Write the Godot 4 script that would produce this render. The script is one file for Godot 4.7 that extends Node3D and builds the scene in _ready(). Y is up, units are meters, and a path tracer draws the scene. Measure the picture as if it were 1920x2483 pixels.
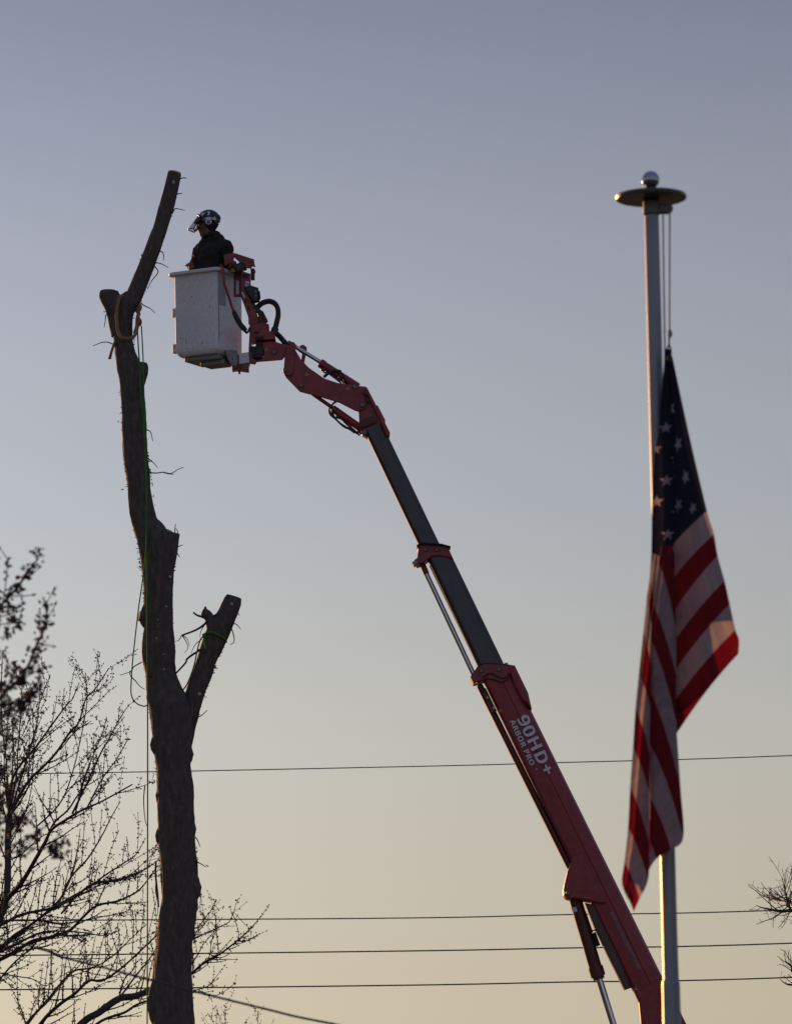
extends Node3D
# A tree surgeon in a boom lift beside a topped tree at dusk, a flag on its pole, budding trees and power lines.
# Metres, y up. at(x, y, d) gives the point on the upright plane z = -d that was surveyed at x, y.

const REACH := 10000.0                     # focal length over the survey's unit
const EYE := Vector3(0, 1.6, 0)
const PITCH := 8.5
const ROLL := 0.9
const SUN_AROUND := 29.0                   # degrees to the left of the view
const SUN_UP := 4.0

var look := Vector3()
var right := Vector3()
var above := Vector3()
var rng := RandomNumberGenerator.new()
var taken := {}
var M := {}


# ---------------------------------------------------------------- placing and naming
func at(x: float, y: float, d: float) -> Vector3:
	var r := look + right * ((x - 960.0) / REACH) + above * ((1241.5 - y) / REACH)
	return EYE + r * (d / -r.z)

func pts(a: Array, d: float, z := 0.0) -> Array:
	var o := []
	for i in range(0, a.size() - 1, 2):
		o.append(at(a[i], a[i + 1], d + z))
	return o

func numbered(called: String) -> String:
	if not taken.has(called):
		taken[called] = 0
		return called
	taken[called] += 1
	return "%s_%03d" % [called, taken[called]]

func tag(o: Node, label: String, category: String, group := "", kind := ""):
	o.set_meta("label", label)
	if category: o.set_meta("category", category)
	if group: o.set_meta("group", group)
	if kind: o.set_meta("kind", kind)
	return o

func thing(called: String, label: String, category: String, where: Vector3, group := "") -> Node3D:
	var o := Node3D.new()
	o.name = numbered(called)
	add_child(o, true)
	o.position = where
	tag(o, label, category, group)
	return o

func begin() -> SurfaceTool:
	var st := SurfaceTool.new()
	st.begin(Mesh.PRIMITIVE_TRIANGLES)
	return st

# Commits a shape (world metres) as one named mesh under a thing (or under a part of it).
func part(st: SurfaceTool, called: String, mat: Material, parent: Node3D, stuff := false, label := "") -> MeshInstance3D:
	var o := MeshInstance3D.new()
	o.mesh = st.commit()
	o.material_override = mat
	o.name = called
	var n := 0
	while parent.has_node(NodePath(String(o.name))):
		n += 1
		o.name = "%s_%03d" % [called, n]
	parent.add_child(o, true)
	if parent.get_parent() == self: o.position = -parent.position
	if stuff: o.set_meta("kind", "stuff")
	if label: o.set_meta("label", label)
	return o

func solo(st: SurfaceTool, called: String, mat: Material, label: String, category: String, group := "", kind := "") -> MeshInstance3D:
	var o := MeshInstance3D.new()
	o.mesh = st.commit()
	o.material_override = mat
	o.name = numbered(called)
	add_child(o, true)
	tag(o, label, category, group, kind)
	return o

# ---------------------------------------------------------------- shapes
func tri(st: SurfaceTool, a: Vector3, b: Vector3, c: Vector3, na: Vector3, nb: Vector3, nc: Vector3, ua := Vector2(), ub := Vector2(), uc := Vector2()):
	if (b - a).cross(c - a).dot(na + nb + nc) > 0.0:
		var t := b; b = c; c = t
		t = nb; nb = nc; nc = t
		var u := ub; ub = uc; uc = u
	st.set_normal(na); st.set_uv(ua); st.add_vertex(a)
	st.set_normal(nb); st.set_uv(ub); st.add_vertex(b)
	st.set_normal(nc); st.set_uv(uc); st.add_vertex(c)

func quad(st: SurfaceTool, a: Vector3, b: Vector3, c: Vector3, d: Vector3, n: Vector3):
	tri(st, a, b, c, n, n, n)
	tri(st, a, c, d, n, n, n)

func flat(st: SurfaceTool, a: Vector3, b: Vector3, c: Vector3, away: Vector3):
	var n := (b - a).cross(c - a).normalized()
	if n.dot(away) < 0.0: n = -n
	tri(st, a, b, c, n, n, n)

func curve(p: Array, steps: int) -> Array:
	var o := []
	for i in p.size() - 1:
		var a: Vector3 = p[maxi(i - 1, 0)]
		var b: Vector3 = p[i]
		var c: Vector3 = p[i + 1]
		var d: Vector3 = p[mini(i + 2, p.size() - 1)]
		for k in steps:
			o.append(b.cubic_interpolate(c, a, d, float(k) / steps))
	o.append(p[-1])
	return o

func spread(r: Array, n: int) -> Array:
	var o := []
	for i in n:
		var t := float(i) / maxf(1, n - 1) * (r.size() - 1)
		var k := mini(int(t), r.size() - 2) if r.size() > 1 else 0
		o.append(lerpf(r[k], r[mini(k + 1, r.size() - 1)], t - k))
	return o

# A round bar along p with radii r (spread over its length); rough moves the skin in and out.
func tube(st: SurfaceTool, p: Array, r: Array, sides := 8, caps := true, rough: FastNoiseLite = null, depth := 0.0, deep := 1.0):
	var n := p.size()
	if r.size() != n: r = spread(r, n)
	var side := Vector3()
	var rings := []
	var norms := []
	for i in n:
		var t: Vector3 = (p[mini(i + 1, n - 1)] - p[maxi(i - 1, 0)]).normalized()
		if i == 0: side = t.cross(Vector3(0, 0, 1) if absf(t.z) < 0.9 else Vector3(1, 0, 0)).normalized()
		else: side = (side - t * side.dot(t)).normalized()
		var other := t.cross(side)
		var ring := []
		var nor := []
		for k in sides:
			var a := TAU * k / sides
			var dir := side * cos(a) + other * sin(a) * deep
			var q: Vector3 = p[i] + dir * r[i]
			if rough: q += dir * (rough.get_noise_3dv(q * Vector3(1, 0.35, 1)) * depth)
			ring.append(q)
			nor.append(dir.normalized())
		rings.append(ring)
		norms.append(nor)
	if rough:
		for i in n:
			for k in sides:
				var e: Vector3 = rings[i][(k + 1) % sides] - rings[i][(k + sides - 1) % sides]
				var f: Vector3 = rings[mini(i + 1, n - 1)][k] - rings[maxi(i - 1, 0)][k]
				var m := e.cross(f).normalized()
				norms[i][k] = m if m.dot(norms[i][k]) > 0.0 else -m
	for i in n - 1:
		for k in sides:
			var l := (k + 1) % sides
			tri(st, rings[i][k], rings[i][l], rings[i + 1][l], norms[i][k], norms[i][l], norms[i + 1][l])
			tri(st, rings[i][k], rings[i + 1][l], rings[i + 1][k], norms[i][k], norms[i + 1][l], norms[i + 1][k])
	if caps:
		for e in [0, n - 1]:
			var t: Vector3 = (p[0] - p[1]).normalized() if e == 0 else (p[n - 1] - p[n - 2]).normalized()
			for k in sides:
				tri(st, p[e], rings[e][k], rings[e][(k + 1) % sides], t, t, t)

func rod(st: SurfaceTool, a: Vector3, b: Vector3, r: float, sides := 16):
	var t := (b - a).normalized()
	var c := minf(r * 0.15, 0.006)
	tube(st, [a, a + t * c, b - t * c, b], [r - c, r, r, r - c], sides)

# A plate cut to an outline (surveyed x, y pairs) that stands on the plane z = -d, its edges chamfered.
func plate(st: SurfaceTool, a: Array, d: float, thick: float, ch := 0.006):
	var poly := PackedVector2Array()
	for i in range(0, a.size() - 1, 2):
		var w := at(a[i], a[i + 1], d)
		poly.append(Vector2(w.x, w.y))
	slab(st, poly, -d, thick, ch)

func slab(st: SurfaceTool, poly: PackedVector2Array, z: float, thick: float, ch: float):
	if Geometry2D.is_polygon_clockwise(poly): poly.reverse()
	var n := poly.size()
	var inner := PackedVector2Array()
	for i in n:
		var e := (poly[i] - poly[(i + n - 1) % n]).normalized()
		var f := (poly[(i + 1) % n] - poly[i]).normalized()
		var m := (Vector2(-e.y, e.x) + Vector2(-f.y, f.x)).normalized()
		inner.append(poly[i] + m * ch / maxf(0.5, m.dot(Vector2(-e.y, e.x))))
	var idx := Geometry2D.triangulate_polygon(inner)
	if idx.is_empty():
		inner = poly
		idx = Geometry2D.triangulate_polygon(poly)
	for s in [1.0, -1.0]:
		var zz: float = z + s * thick / 2
		var zc: float = z + s * (thick / 2 - ch)
		var nn := Vector3(0, 0, s)
		for i in range(0, idx.size(), 3):
			tri(st, v3(inner[idx[i]], zz), v3(inner[idx[i + 1]], zz), v3(inner[idx[i + 2]], zz), nn, nn, nn)
		for i in n:
			var j := (i + 1) % n
			var e := (poly[j] - poly[i]).normalized()
			var o := Vector3(e.y, -e.x, 0)
			quad(st, v3(inner[i], zz), v3(inner[j], zz), v3(poly[j], zc), v3(poly[i], zc), (o + nn).normalized())
			if s > 0: quad(st, v3(poly[i], zc), v3(poly[j], zc), v3(poly[j], z - thick / 2 + ch), v3(poly[i], z - thick / 2 + ch), o)

func v3(p: Vector2, z: float) -> Vector3:
	return Vector3(p.x, p.y, z)

# A box with chamfered edges; b holds its unit axes.
func block(st: SurfaceTool, c: Vector3, b: Basis, size: Vector3, ch := 0.005):
	var h := size / 2
	ch = minf(ch, minf(h.x, minf(h.y, h.z)) * 0.6)
	var v := func(s: Vector3, ax: int) -> Vector3:
		var q := Vector3(h.x - ch, h.y - ch, h.z - ch)
		q[ax] = h[ax]
		return c + b * (q * s)
	for ax in 3:
		var u := (ax + 1) % 3
		var w := (ax + 2) % 3
		for s in [-1.0, 1.0]:
			var q := []
			for k in [[-1.0, -1.0], [1.0, -1.0], [1.0, 1.0], [-1.0, 1.0]]:
				var g := Vector3()
				g[ax] = s; g[u] = k[0]; g[w] = k[1]
				q.append(v.call(g, ax))
			var nn := Vector3()
			nn[ax] = s
			quad(st, q[0], q[1], q[2], q[3], b * nn)
			for t in [-1.0, 1.0]:                      # the edge between faces ax and u, along w
				var g := Vector3()
				g[ax] = s; g[u] = t; g[w] = -1.0
				var k := g
				k[w] = 1.0
				var m := Vector3()
				m[ax] = s; m[u] = t
				quad(st, v.call(g, ax), v.call(k, ax), v.call(k, u), v.call(g, u), (b * m).normalized())
	for i in 8:
		var g := Vector3(1.0 if i & 1 else -1.0, 1.0 if i & 2 else -1.0, 1.0 if i & 4 else -1.0)
		var nn := (b * g).normalized()
		tri(st, v.call(g, 0), v.call(g, 1), v.call(g, 2), nn, nn, nn)

# A bar of rectangular section from a to b, wide in the upright plane and deep along z.
func bar(st: SurfaceTool, a: Vector3, b: Vector3, wide: float, deep: float, ch := 0.005):
	var t := (b - a).normalized()
	var z := Vector3(0, 0, 1)
	var s := z.cross(t).normalized()
	block(st, (a + b) / 2, Basis(s, t, s.cross(t)), Vector3(wide, (b - a).length(), deep), ch)

# A shape of constant section: prof holds (across, deep) points, swept from a to b.
func prism(st: SurfaceTool, prof: PackedVector2Array, a: Vector3, b: Vector3, k0 := 1.0, k1 := 1.0):
	var t := (b - a).normalized()
	var s := t.cross(Vector3(0, 0, 1)).normalized()
	if s.x < 0: s = -s
	var z := s.cross(t).normalized()
	if z.z < 0: z = -z
	var n := prof.size()
	var ring := func(o: Vector3, k: float, i: int) -> Vector3: return o + s * prof[i].x * k + z * prof[i].y * k
	for i in n:
		var j := (i + 1) % n
		var e := (prof[j] - prof[i]).normalized()
		var m := Vector2(e.y, -e.x)
		if m.dot((prof[i] + prof[j]) / 2) < 0: m = -m
		quad(st, ring.call(a, k0, i), ring.call(a, k0, j), ring.call(b, k1, j), ring.call(b, k1, i), s * m.x + z * m.y)
		tri(st, a, ring.call(a, k0, i), ring.call(a, k0, j), -t, -t, -t)
		tri(st, b, ring.call(b, k1, i), ring.call(b, k1, j), t, t, t)

func rounded(w: float, d: float, r: float, steps := 4, left_only := false) -> PackedVector2Array:
	var o := PackedVector2Array()
	for q in 4:
		var c := Vector2((w / 2 - r) * (1 if q in [0, 3] else -1), (d / 2 - r) * (1 if q < 2 else -1))
		for k in steps + 1:
			var a := PI / 2 * (q + float(k) / steps)
			o.append(c + Vector2(cos(a), sin(a)) * r)
	return o

func lathe(st: SurfaceTool, prof: Array, o: Vector3, seg := 40):
	for i in prof.size() - 1:
		var p: Vector2 = prof[i]
		var q: Vector2 = prof[i + 1]
		var e := (q - p).normalized()
		var n2 := Vector2(e.y, -e.x)
		for k in seg:
			var a := TAU * k / seg
			var b := TAU * (k + 1) / seg
			var ca := Vector3(cos(a), 0, sin(a))
			var cb := Vector3(cos(b), 0, sin(b))
			var na := ca * n2.x + Vector3(0, n2.y, 0)
			var nb := cb * n2.x + Vector3(0, n2.y, 0)
			var y1 := Vector3(0, p.y, 0)
			var y2 := Vector3(0, q.y, 0)
			tri(st, o + ca * p.x + y1, o + cb * p.x + y1, o + cb * q.x + y2, na, nb, nb)
			tri(st, o + ca * p.x + y1, o + cb * q.x + y2, o + ca * q.x + y2, na, nb, na)

func ball(st: SurfaceTool, c: Vector3, r: Vector3, b := Basis(), lon := 16, lat := 10, lo := -PI / 2, hi := PI / 2):
	for i in lat:
		for k in lon:
			var q := []
			for g in [[i, k], [i + 1, k], [i + 1, k + 1], [i, k + 1]]:
				var e: float = lerpf(lo, hi, float(g[0]) / lat)
				var a: float = TAU * g[1] / lon
				q.append(Vector3(cos(e) * cos(a), sin(e), cos(e) * sin(a)))
			var w := []
			var n := []
			for d in q:
				w.append(c + b * (d * r))
				n.append((b * (d / r)).normalized())
			tri(st, w[0], w[1], w[2], n[0], n[1], n[2])
			tri(st, w[0], w[2], w[3], n[0], n[2], n[3])

func bud(st: SurfaceTool, c: Vector3, t: Vector3, r: float, l: float):
	var s := t.cross(Vector3(0.3, 0.2, 1)).normalized()
	var u := t.cross(s)
	var e := [s * r, u * r, -s * r, -u * r]
	for k in 4:
		var f: Vector3 = e[(k + 1) % 4]
		var n: Vector3 = (e[k] + f).normalized()
		tri(st, c - t * l * 0.5, c + e[k], c + f, n, e[k].normalized(), f.normalized())
		tri(st, c + t * l, c + e[k], c + f, (n + t).normalized(), e[k].normalized(), f.normalized())

# Surface nets over tapered bones [a, b, ra, rb] joined by a smooth minimum; cells are visited only near the bones.
func nets(st: SurfaceTool, bones: Array, cell: float, k: float, rough: FastNoiseLite = null, depth := 0.0):
	var f := {}
	var field := func(p: Vector3) -> float:
		var d := 1e9
		for b in bones:
			var ab: Vector3 = b[1] - b[0]
			var h := clampf((p - b[0]).dot(ab) / maxf(ab.length_squared(), 1e-9), 0.0, 1.0)
			var e: float = (p - (b[0] + ab * h)).length() - lerpf(b[2], b[3], h)
			if e - d > k: continue
			if d > 1e8 or d - e > k: d = minf(d, e)
			else:
				var g := maxf(k - absf(d - e), 0.0) / k
				d = minf(d, e) - g * g * k * 0.25
		if rough and d < 0.1: d += rough.get_noise_3dv(p) * depth
		return d
	var cells := {}
	for b in bones:
		var steps := maxi(1, int(((b[1] - b[0]) as Vector3).length() / (cell * 4)))
		for i in steps + 1:
			var h := float(i) / steps
			var p: Vector3 = (b[0] as Vector3).lerp(b[1], h)
			var r: float = lerpf(b[2], b[3], h) + cell * 2 + k * 0.3
			var lo := Vector3i(((p - Vector3.ONE * r) / cell).floor())
			var hi := Vector3i(((p + Vector3.ONE * r) / cell).ceil())
			for x in range(lo.x, hi.x + 1):
				for y in range(lo.y, hi.y + 1):
					for z in range(lo.z, hi.z + 1):
						var q := Vector3(x, y, z) * cell - p
						var l := q.length()
						if l < r and l > r - cell * 5 - k: cells[Vector3i(x, y, z)] = true
	var val := func(c: Vector3i) -> float:
		if not f.has(c): f[c] = field.call(Vector3(c) * cell)
		return f[c]
	var verts := {}
	var corners := [Vector3i(0, 0, 0), Vector3i(1, 0, 0), Vector3i(0, 1, 0), Vector3i(1, 1, 0), Vector3i(0, 0, 1), Vector3i(1, 0, 1), Vector3i(0, 1, 1), Vector3i(1, 1, 1)]
	var edges := [[0, 1], [2, 3], [4, 5], [6, 7], [0, 2], [1, 3], [4, 6], [5, 7], [0, 4], [1, 5], [2, 6], [3, 7]]
	for c in cells:
		var s := []
		var inside := 0
		for o in corners:
			var d: float = val.call(c + o)
			s.append(d)
			if d < 0: inside += 1
		if inside == 0 or inside == 8: continue
		var sum := Vector3()
		var n := 0
		for e in edges:
			if (s[e[0]] < 0) != (s[e[1]] < 0):
				sum += Vector3(corners[e[0]]).lerp(Vector3(corners[e[1]]), s[e[0]] / (s[e[0]] - s[e[1]]))
				n += 1
		verts[c] = (Vector3(c) + sum / n) * cell
	var norm := {}
	for c in verts:
		var p: Vector3 = verts[c]
		var h := cell * 0.5
		norm[c] = Vector3(field.call(p + Vector3(h, 0, 0)) - field.call(p - Vector3(h, 0, 0)), field.call(p + Vector3(0, h, 0)) - field.call(p - Vector3(0, h, 0)), field.call(p + Vector3(0, 0, h)) - field.call(p - Vector3(0, 0, h))).normalized()
	for c in verts:
		for ax in 3:
			var u := Vector3i()
			var v := Vector3i()
			var w := Vector3i()
			u[(ax + 1) % 3] = 1; v[(ax + 2) % 3] = 1; w[ax] = 1
			if (val.call(c) < 0) != (val.call(c + w) < 0):
				var q := [c, c - u, c - u - v, c - v]
				if q.all(func(g): return verts.has(g)):
					tri(st, verts[q[0]], verts[q[1]], verts[q[2]], norm[q[0]], norm[q[1]], norm[q[2]])
					tri(st, verts[q[0]], verts[q[2]], verts[q[3]], norm[q[0]], norm[q[2]], norm[q[3]])

# ---------------------------------------------------------------- materials
func lin(r: float, g: float, b: float) -> Color:
	return Color(r, g, b).linear_to_srgb()

func grain(seed_: int, freq: float, stops: Array, octaves := 4, size := 256) -> NoiseTexture2D:
	var n := FastNoiseLite.new()
	n.seed = seed_
	n.frequency = freq
	n.fractal_octaves = octaves
	var t := NoiseTexture2D.new()
	t.width = size; t.height = size
	t.seamless = true
	t.noise = n
	if stops:
		var g := Gradient.new()
		g.set_color(0, stops[0]); g.set_color(1, stops[-1])
		for i in range(1, stops.size() - 1): g.add_point(float(i) / (stops.size() - 1), stops[i])
		t.color_ramp = g
	return t

func mat(called: String, c: Color, rough := 0.6, metal := 0.0) -> StandardMaterial3D:
	var m := StandardMaterial3D.new()
	m.resource_name = called
	m.albedo_color = c
	m.roughness = rough
	m.metallic = metal
	M[called] = m
	return m

func tri_tex(m: StandardMaterial3D, t: Texture2D, scale: Vector3, relief: Texture2D = null, cm := 0.0):
	m.albedo_texture = t
	m.uv1_triplanar = true
	m.uv1_world_triplanar = true
	m.uv1_scale = scale
	if relief:
		m.heightmap_enabled = true
		m.heightmap_texture = relief
		m.heightmap_scale = cm

func materials():
	var m := mat("bark", Color.WHITE, 0.95)
	tri_tex(m, grain(3, 0.02, [lin(0.046, 0.034, 0.027), lin(0.068, 0.053, 0.043), lin(0.09, 0.072, 0.058), lin(0.17, 0.135, 0.105)], 5, 512), Vector3(1.3, 0.5, 1.3), grain(4, 0.03, [], 5, 512), 0.8)
	m = mat("cut wood", Color.WHITE, 0.8)
	tri_tex(m, grain(5, 0.05, [lin(0.34, 0.27, 0.2), lin(0.45, 0.37, 0.28)]), Vector3(5, 5, 5))
	mat("twig bark", lin(0.04, 0.03, 0.027), 0.9)
	mat("fine twig", lin(0.05, 0.036, 0.03), 0.9)
	mat("buds", lin(0.045, 0.014, 0.014), 0.8)
	m = mat("red paint", Color.WHITE, 0.32)
	tri_tex(m, grain(7, 0.012, [lin(0.17, 0.013, 0.017), lin(0.25, 0.02, 0.025), lin(0.29, 0.028, 0.031)], 5, 512), Vector3(0.8, 0.8, 0.8))
	m.roughness_texture = grain(27, 0.02, [Color(0.7, 0.7, 0.7), Color(1, 1, 1)], 4)
	m.roughness = 0.42
	m = mat("dark red paint", Color.WHITE, 0.45)
	tri_tex(m, grain(8, 0.012, [lin(0.07, 0.008, 0.009), lin(0.1, 0.011, 0.012)], 5), Vector3(0.8, 0.8, 0.8))
	m = mat("boom grey", Color.WHITE, 0.24)
	tri_tex(m, grain(9, 0.01, [lin(0.02, 0.02, 0.024), lin(0.04, 0.038, 0.042), lin(0.06, 0.03, 0.032)], 5, 512), Vector3(0.9, 0.5, 0.9))
	mat("channel", lin(0.085, 0.05, 0.04), 0.5)
	mat("chrome", lin(0.55, 0.56, 0.58), 0.14, 1.0)
	mat("steel", lin(0.15, 0.14, 0.14), 0.4, 0.8)
	mat("rubber", lin(0.016, 0.015, 0.015), 0.62)
	mat("black plastic", lin(0.02, 0.02, 0.022), 0.5)
	m = mat("gelcoat", Color.WHITE, 0.42)
	tri_tex(m, grain(11, 0.03, [lin(0.5, 0.5, 0.5), lin(0.67, 0.67, 0.69), lin(0.73, 0.73, 0.75), lin(0.8, 0.8, 0.82)], 6, 512), Vector3(1.6, 0.8, 1.6), grain(12, 0.08, [], 2), 0.05)
	mat("gelcoat grey strip", lin(0.34, 0.35, 0.36), 0.5)
	mat("grey steel", lin(0.22, 0.23, 0.24), 0.55)
	mat("lettering", lin(0.62, 0.65, 0.68), 0.55)
	mat("faint lettering", lin(0.28, 0.25, 0.28), 0.55)
	mat("scuff", lin(0.2, 0.19, 0.18), 0.8)
	mat("hair", lin(0.015, 0.011, 0.009), 0.8)
	mat("label white", lin(0.6, 0.62, 0.64), 0.5)
	mat("label blue", lin(0.12, 0.35, 0.5), 0.5)
	mat("warning yellow", lin(0.4, 0.38, 0.12), 0.6)
	mat("lamp yellow", lin(0.4, 0.3, 0.02), 0.4)
	m = mat("jacket", Color.WHITE, 0.95)
	tri_tex(m, grain(13, 0.03, [lin(0.014, 0.013, 0.012), lin(0.026, 0.023, 0.02)]), Vector3(3, 3, 3), grain(14, 0.02, [], 3), 1.0)
	mat("trousers", lin(0.03, 0.03, 0.032), 0.9)
	mat("skin", lin(0.2, 0.095, 0.06), 0.6)
	mat("helmet", lin(0.013, 0.014, 0.024), 0.3)
	mat("helmet panel", lin(0.6, 0.61, 0.64), 0.4)
	mat("helmet red", lin(0.3, 0.03, 0.05), 0.4)
	m = mat("visor mesh", Color(0.1, 0.1, 0.11, 0.45), 0.6)
	m.transparency = BaseMaterial3D.TRANSPARENCY_ALPHA
	mat("rope green", lin(0.045, 0.2, 0.025), 0.9)
	mat("rope", lin(0.13, 0.1, 0.06), 0.9)
	m = mat("webbing", Color.WHITE, 0.9)
	tri_tex(m, grain(15, 0.15, [lin(0.2, 0.12, 0.06), lin(0.32, 0.2, 0.1)]), Vector3(4, 4, 4))
	mat("pulley red", lin(0.5, 0.05, 0.05), 0.35)
	mat("cable", lin(0.05, 0.042, 0.045), 0.7)
	m = mat("aluminium", lin(0.24, 0.25, 0.28), 0.4, 0.25)
	mat("dull metal", lin(0.1, 0.09, 0.075), 0.36, 0.7)
	mat("mirror ball", lin(0.36, 0.37, 0.42), 0.07, 1.0)
	mat("halyard", lin(0.3, 0.26, 0.27), 0.8)
	m = mat("grass", Color.WHITE, 1.0)
	tri_tex(m, grain(17, 0.03, [lin(0.11, 0.1, 0.06), lin(0.2, 0.18, 0.11)], 5), Vector3(0.2, 0.2, 0.2))

func _ready():
	camera()
	sky_and_sun()
	materials()
	setting()
	topped_tree()
	boom_lift()
	person()
	flagpole()
	flag()
	budding_trees()
	wires()

# ---------------------------------------------------------------- the setting
func sky_light(up: float, around: float) -> Color:
	# up in degrees above the horizon; around in degrees clockwise from the view
	var keys := [[-90.0, 0.36, 0.31, 0.24], [0.0, 0.60, 0.51, 0.36], [1.5, 0.60, 0.52, 0.385], [5.2, 0.535, 0.522, 0.47], [8.5, 0.433, 0.457, 0.49], [12.2, 0.35, 0.372, 0.446], [15.6, 0.24, 0.262, 0.355], [30.0, 0.23, 0.26, 0.365], [60.0, 0.2, 0.235, 0.35], [90.0, 0.19, 0.23, 0.345]]
	var c := Color()
	for i in keys.size() - 1:
		var a: Array = keys[i]
		var b: Array = keys[i + 1]
		if up <= b[0] or i == keys.size() - 2:
			var t := clampf((up - a[0]) / (b[0] - a[0]), 0, 1)
			c = Color(lerpf(a[1], b[1], t), lerpf(a[2], b[2], t), lerpf(a[3], b[3], t))
			break
	var s := Vector3(sin(deg_to_rad(-SUN_AROUND)) * cos(deg_to_rad(SUN_UP)), sin(deg_to_rad(SUN_UP)), -cos(deg_to_rad(-SUN_AROUND)) * cos(deg_to_rad(SUN_UP)))
	var e := Vector3(sin(deg_to_rad(around)) * cos(deg_to_rad(up)), sin(deg_to_rad(up)), -cos(deg_to_rad(around)) * cos(deg_to_rad(up)))
	var away := rad_to_deg(s.angle_to(e))
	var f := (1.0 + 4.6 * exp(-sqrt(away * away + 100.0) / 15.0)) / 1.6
	var back_fill := smoothstep(45.0, 140.0, away)                 # out of view, sky raised and blued as added fill
	return Color(c.r * f * (1.0 + 0.16 * back_fill), c.g * f * (1.0 + 0.3 * back_fill), c.b * f * (1.0 + 0.55 * back_fill))

func sky_and_sun():
	var w := 1024
	var h := 512
	var data := PackedFloat32Array()
	data.resize(w * h * 3)
	var i := 0
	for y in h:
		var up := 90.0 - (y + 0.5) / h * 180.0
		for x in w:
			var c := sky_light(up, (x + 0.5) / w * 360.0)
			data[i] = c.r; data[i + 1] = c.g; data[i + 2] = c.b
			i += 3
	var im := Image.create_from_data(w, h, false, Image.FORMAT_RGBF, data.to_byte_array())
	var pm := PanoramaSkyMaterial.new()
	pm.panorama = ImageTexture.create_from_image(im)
	var sky := Sky.new()
	sky.sky_material = pm
	var e := Environment.new()
	e.background_mode = Environment.BG_SKY
	e.sky = sky
	e.tonemap_mode = Environment.TONE_MAPPER_LINEAR
	e.tonemap_exposure = 1.0
	e.sdfgi_enabled = true
	e.ssao_enabled = true
	e.ssil_enabled = true
	var we := WorldEnvironment.new()
	we.name = "sky"
	we.environment = e
	add_child(we)
	var sun := DirectionalLight3D.new()
	sun.name = "low_sun"
	sun.light_color = Color(1.0, 0.67, 0.36)
	sun.light_energy = 1.6
	sun.light_angular_distance = 0.5
	sun.shadow_enabled = true
	sun.rotation = Vector3(-deg_to_rad(SUN_UP), deg_to_rad(SUN_AROUND + 180.0), 0)
	add_child(sun)

func camera():
	var p := deg_to_rad(PITCH)
	var r := deg_to_rad(ROLL)
	look = Vector3(0, sin(p), -cos(p))
	var u := Vector3(0, cos(p), sin(p))
	right = Vector3(1, 0, 0) * cos(r) - u * sin(r)
	above = u * cos(r) + Vector3(1, 0, 0) * sin(r)
	var cam := Camera3D.new()
	cam.name = "camera"
	cam.transform = Transform3D(Basis(right, above, -look), EYE)
	var lens := CameraAttributesPhysical.new()
	lens.frustum_focal_length = 17.5 / (1241.5 / REACH)
	lens.frustum_focus_distance = 50.8
	lens.frustum_near = 0.5
	lens.frustum_far = 3000.0
	lens.exposure_aperture = 6.0
	cam.attributes = lens
	add_child(cam)
	cam.fov = rad_to_deg(2.0 * atan(1241.5 / REACH))
	cam.near = 0.5
	cam.far = 3000.0
	cam.current = true

func setting():
	var st := begin()
	var n := Vector3.UP
	quad(st, Vector3(-1500, 0, -2500), Vector3(1500, 0, -2500), Vector3(1500, 0, 400), Vector3(-1500, 0, 400), n)
	solo(st, "ground", M["grass"], "winter grass on level ground", "ground", "", "structure")

# ---------------------------------------------------------------- the topped tree
const TREE := 49.4

# Limb of a given outline: rows of [left x, left y, right x, right y], from its foot to its tip.
func limb(st: SurfaceTool, rows: Array, d: float, sides := 20, rough: FastNoiseLite = null, depth := 0.02, round_off := false):
	var c := []
	var r := []
	for q in rows:
		var a := at(q[0], q[1], d)
		var b := at(q[2], q[3], d)
		c.append((a + b) / 2)
		r.append((b - a).length() / 2)
	var cs := curve(c, 5)
	var rs := []
	for i in r.size() - 1:
		for k in 5: rs.append(lerpf(r[i], r[i + 1], k / 5.0))
	rs.append(r[-1])
	var fine := []
	var fr := []
	for i in cs.size() - 1:
		var n := maxi(1, int(((cs[i + 1] - cs[i]) as Vector3).length() / 0.045))
		for k in n:
			fine.append((cs[i] as Vector3).lerp(cs[i + 1], float(k) / n))
			fr.append(lerpf(rs[i], rs[i + 1], float(k) / n))
	fine.append(cs[-1]); fr.append(rs[-1])
	tube(st, fine, fr, sides, true, rough, depth)

func disc(st: SurfaceTool, c: Vector3, n: Vector3, rx: float, ry: float, seg := 18, lip := 0.004):
	n = n.normalized()
	var s := n.cross(Vector3(0.1, 1, 0.2)).normalized()
	var u := s.cross(n).normalized()
	for k in seg:
		var a := TAU * k / seg
		var b := TAU * (k + 1) / seg
		var p := c + s * cos(a) * rx + u * sin(a) * ry
		var q := c + s * cos(b) * rx + u * sin(b) * ry
		tri(st, c + n * lip, p + n * lip, q + n * lip, n, n, n)
		quad(st, p + n * lip, q + n * lip, q - n * 0.02, p - n * 0.02, (p + q - 2 * c).normalized())

func wisp(st: SurfaceTool, a: Array, d: float, r0: float, r1: float, z := 0.0):
	tube(st, curve(pts(a, d, z), 4), [r0, r1], 5, false)

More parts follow.
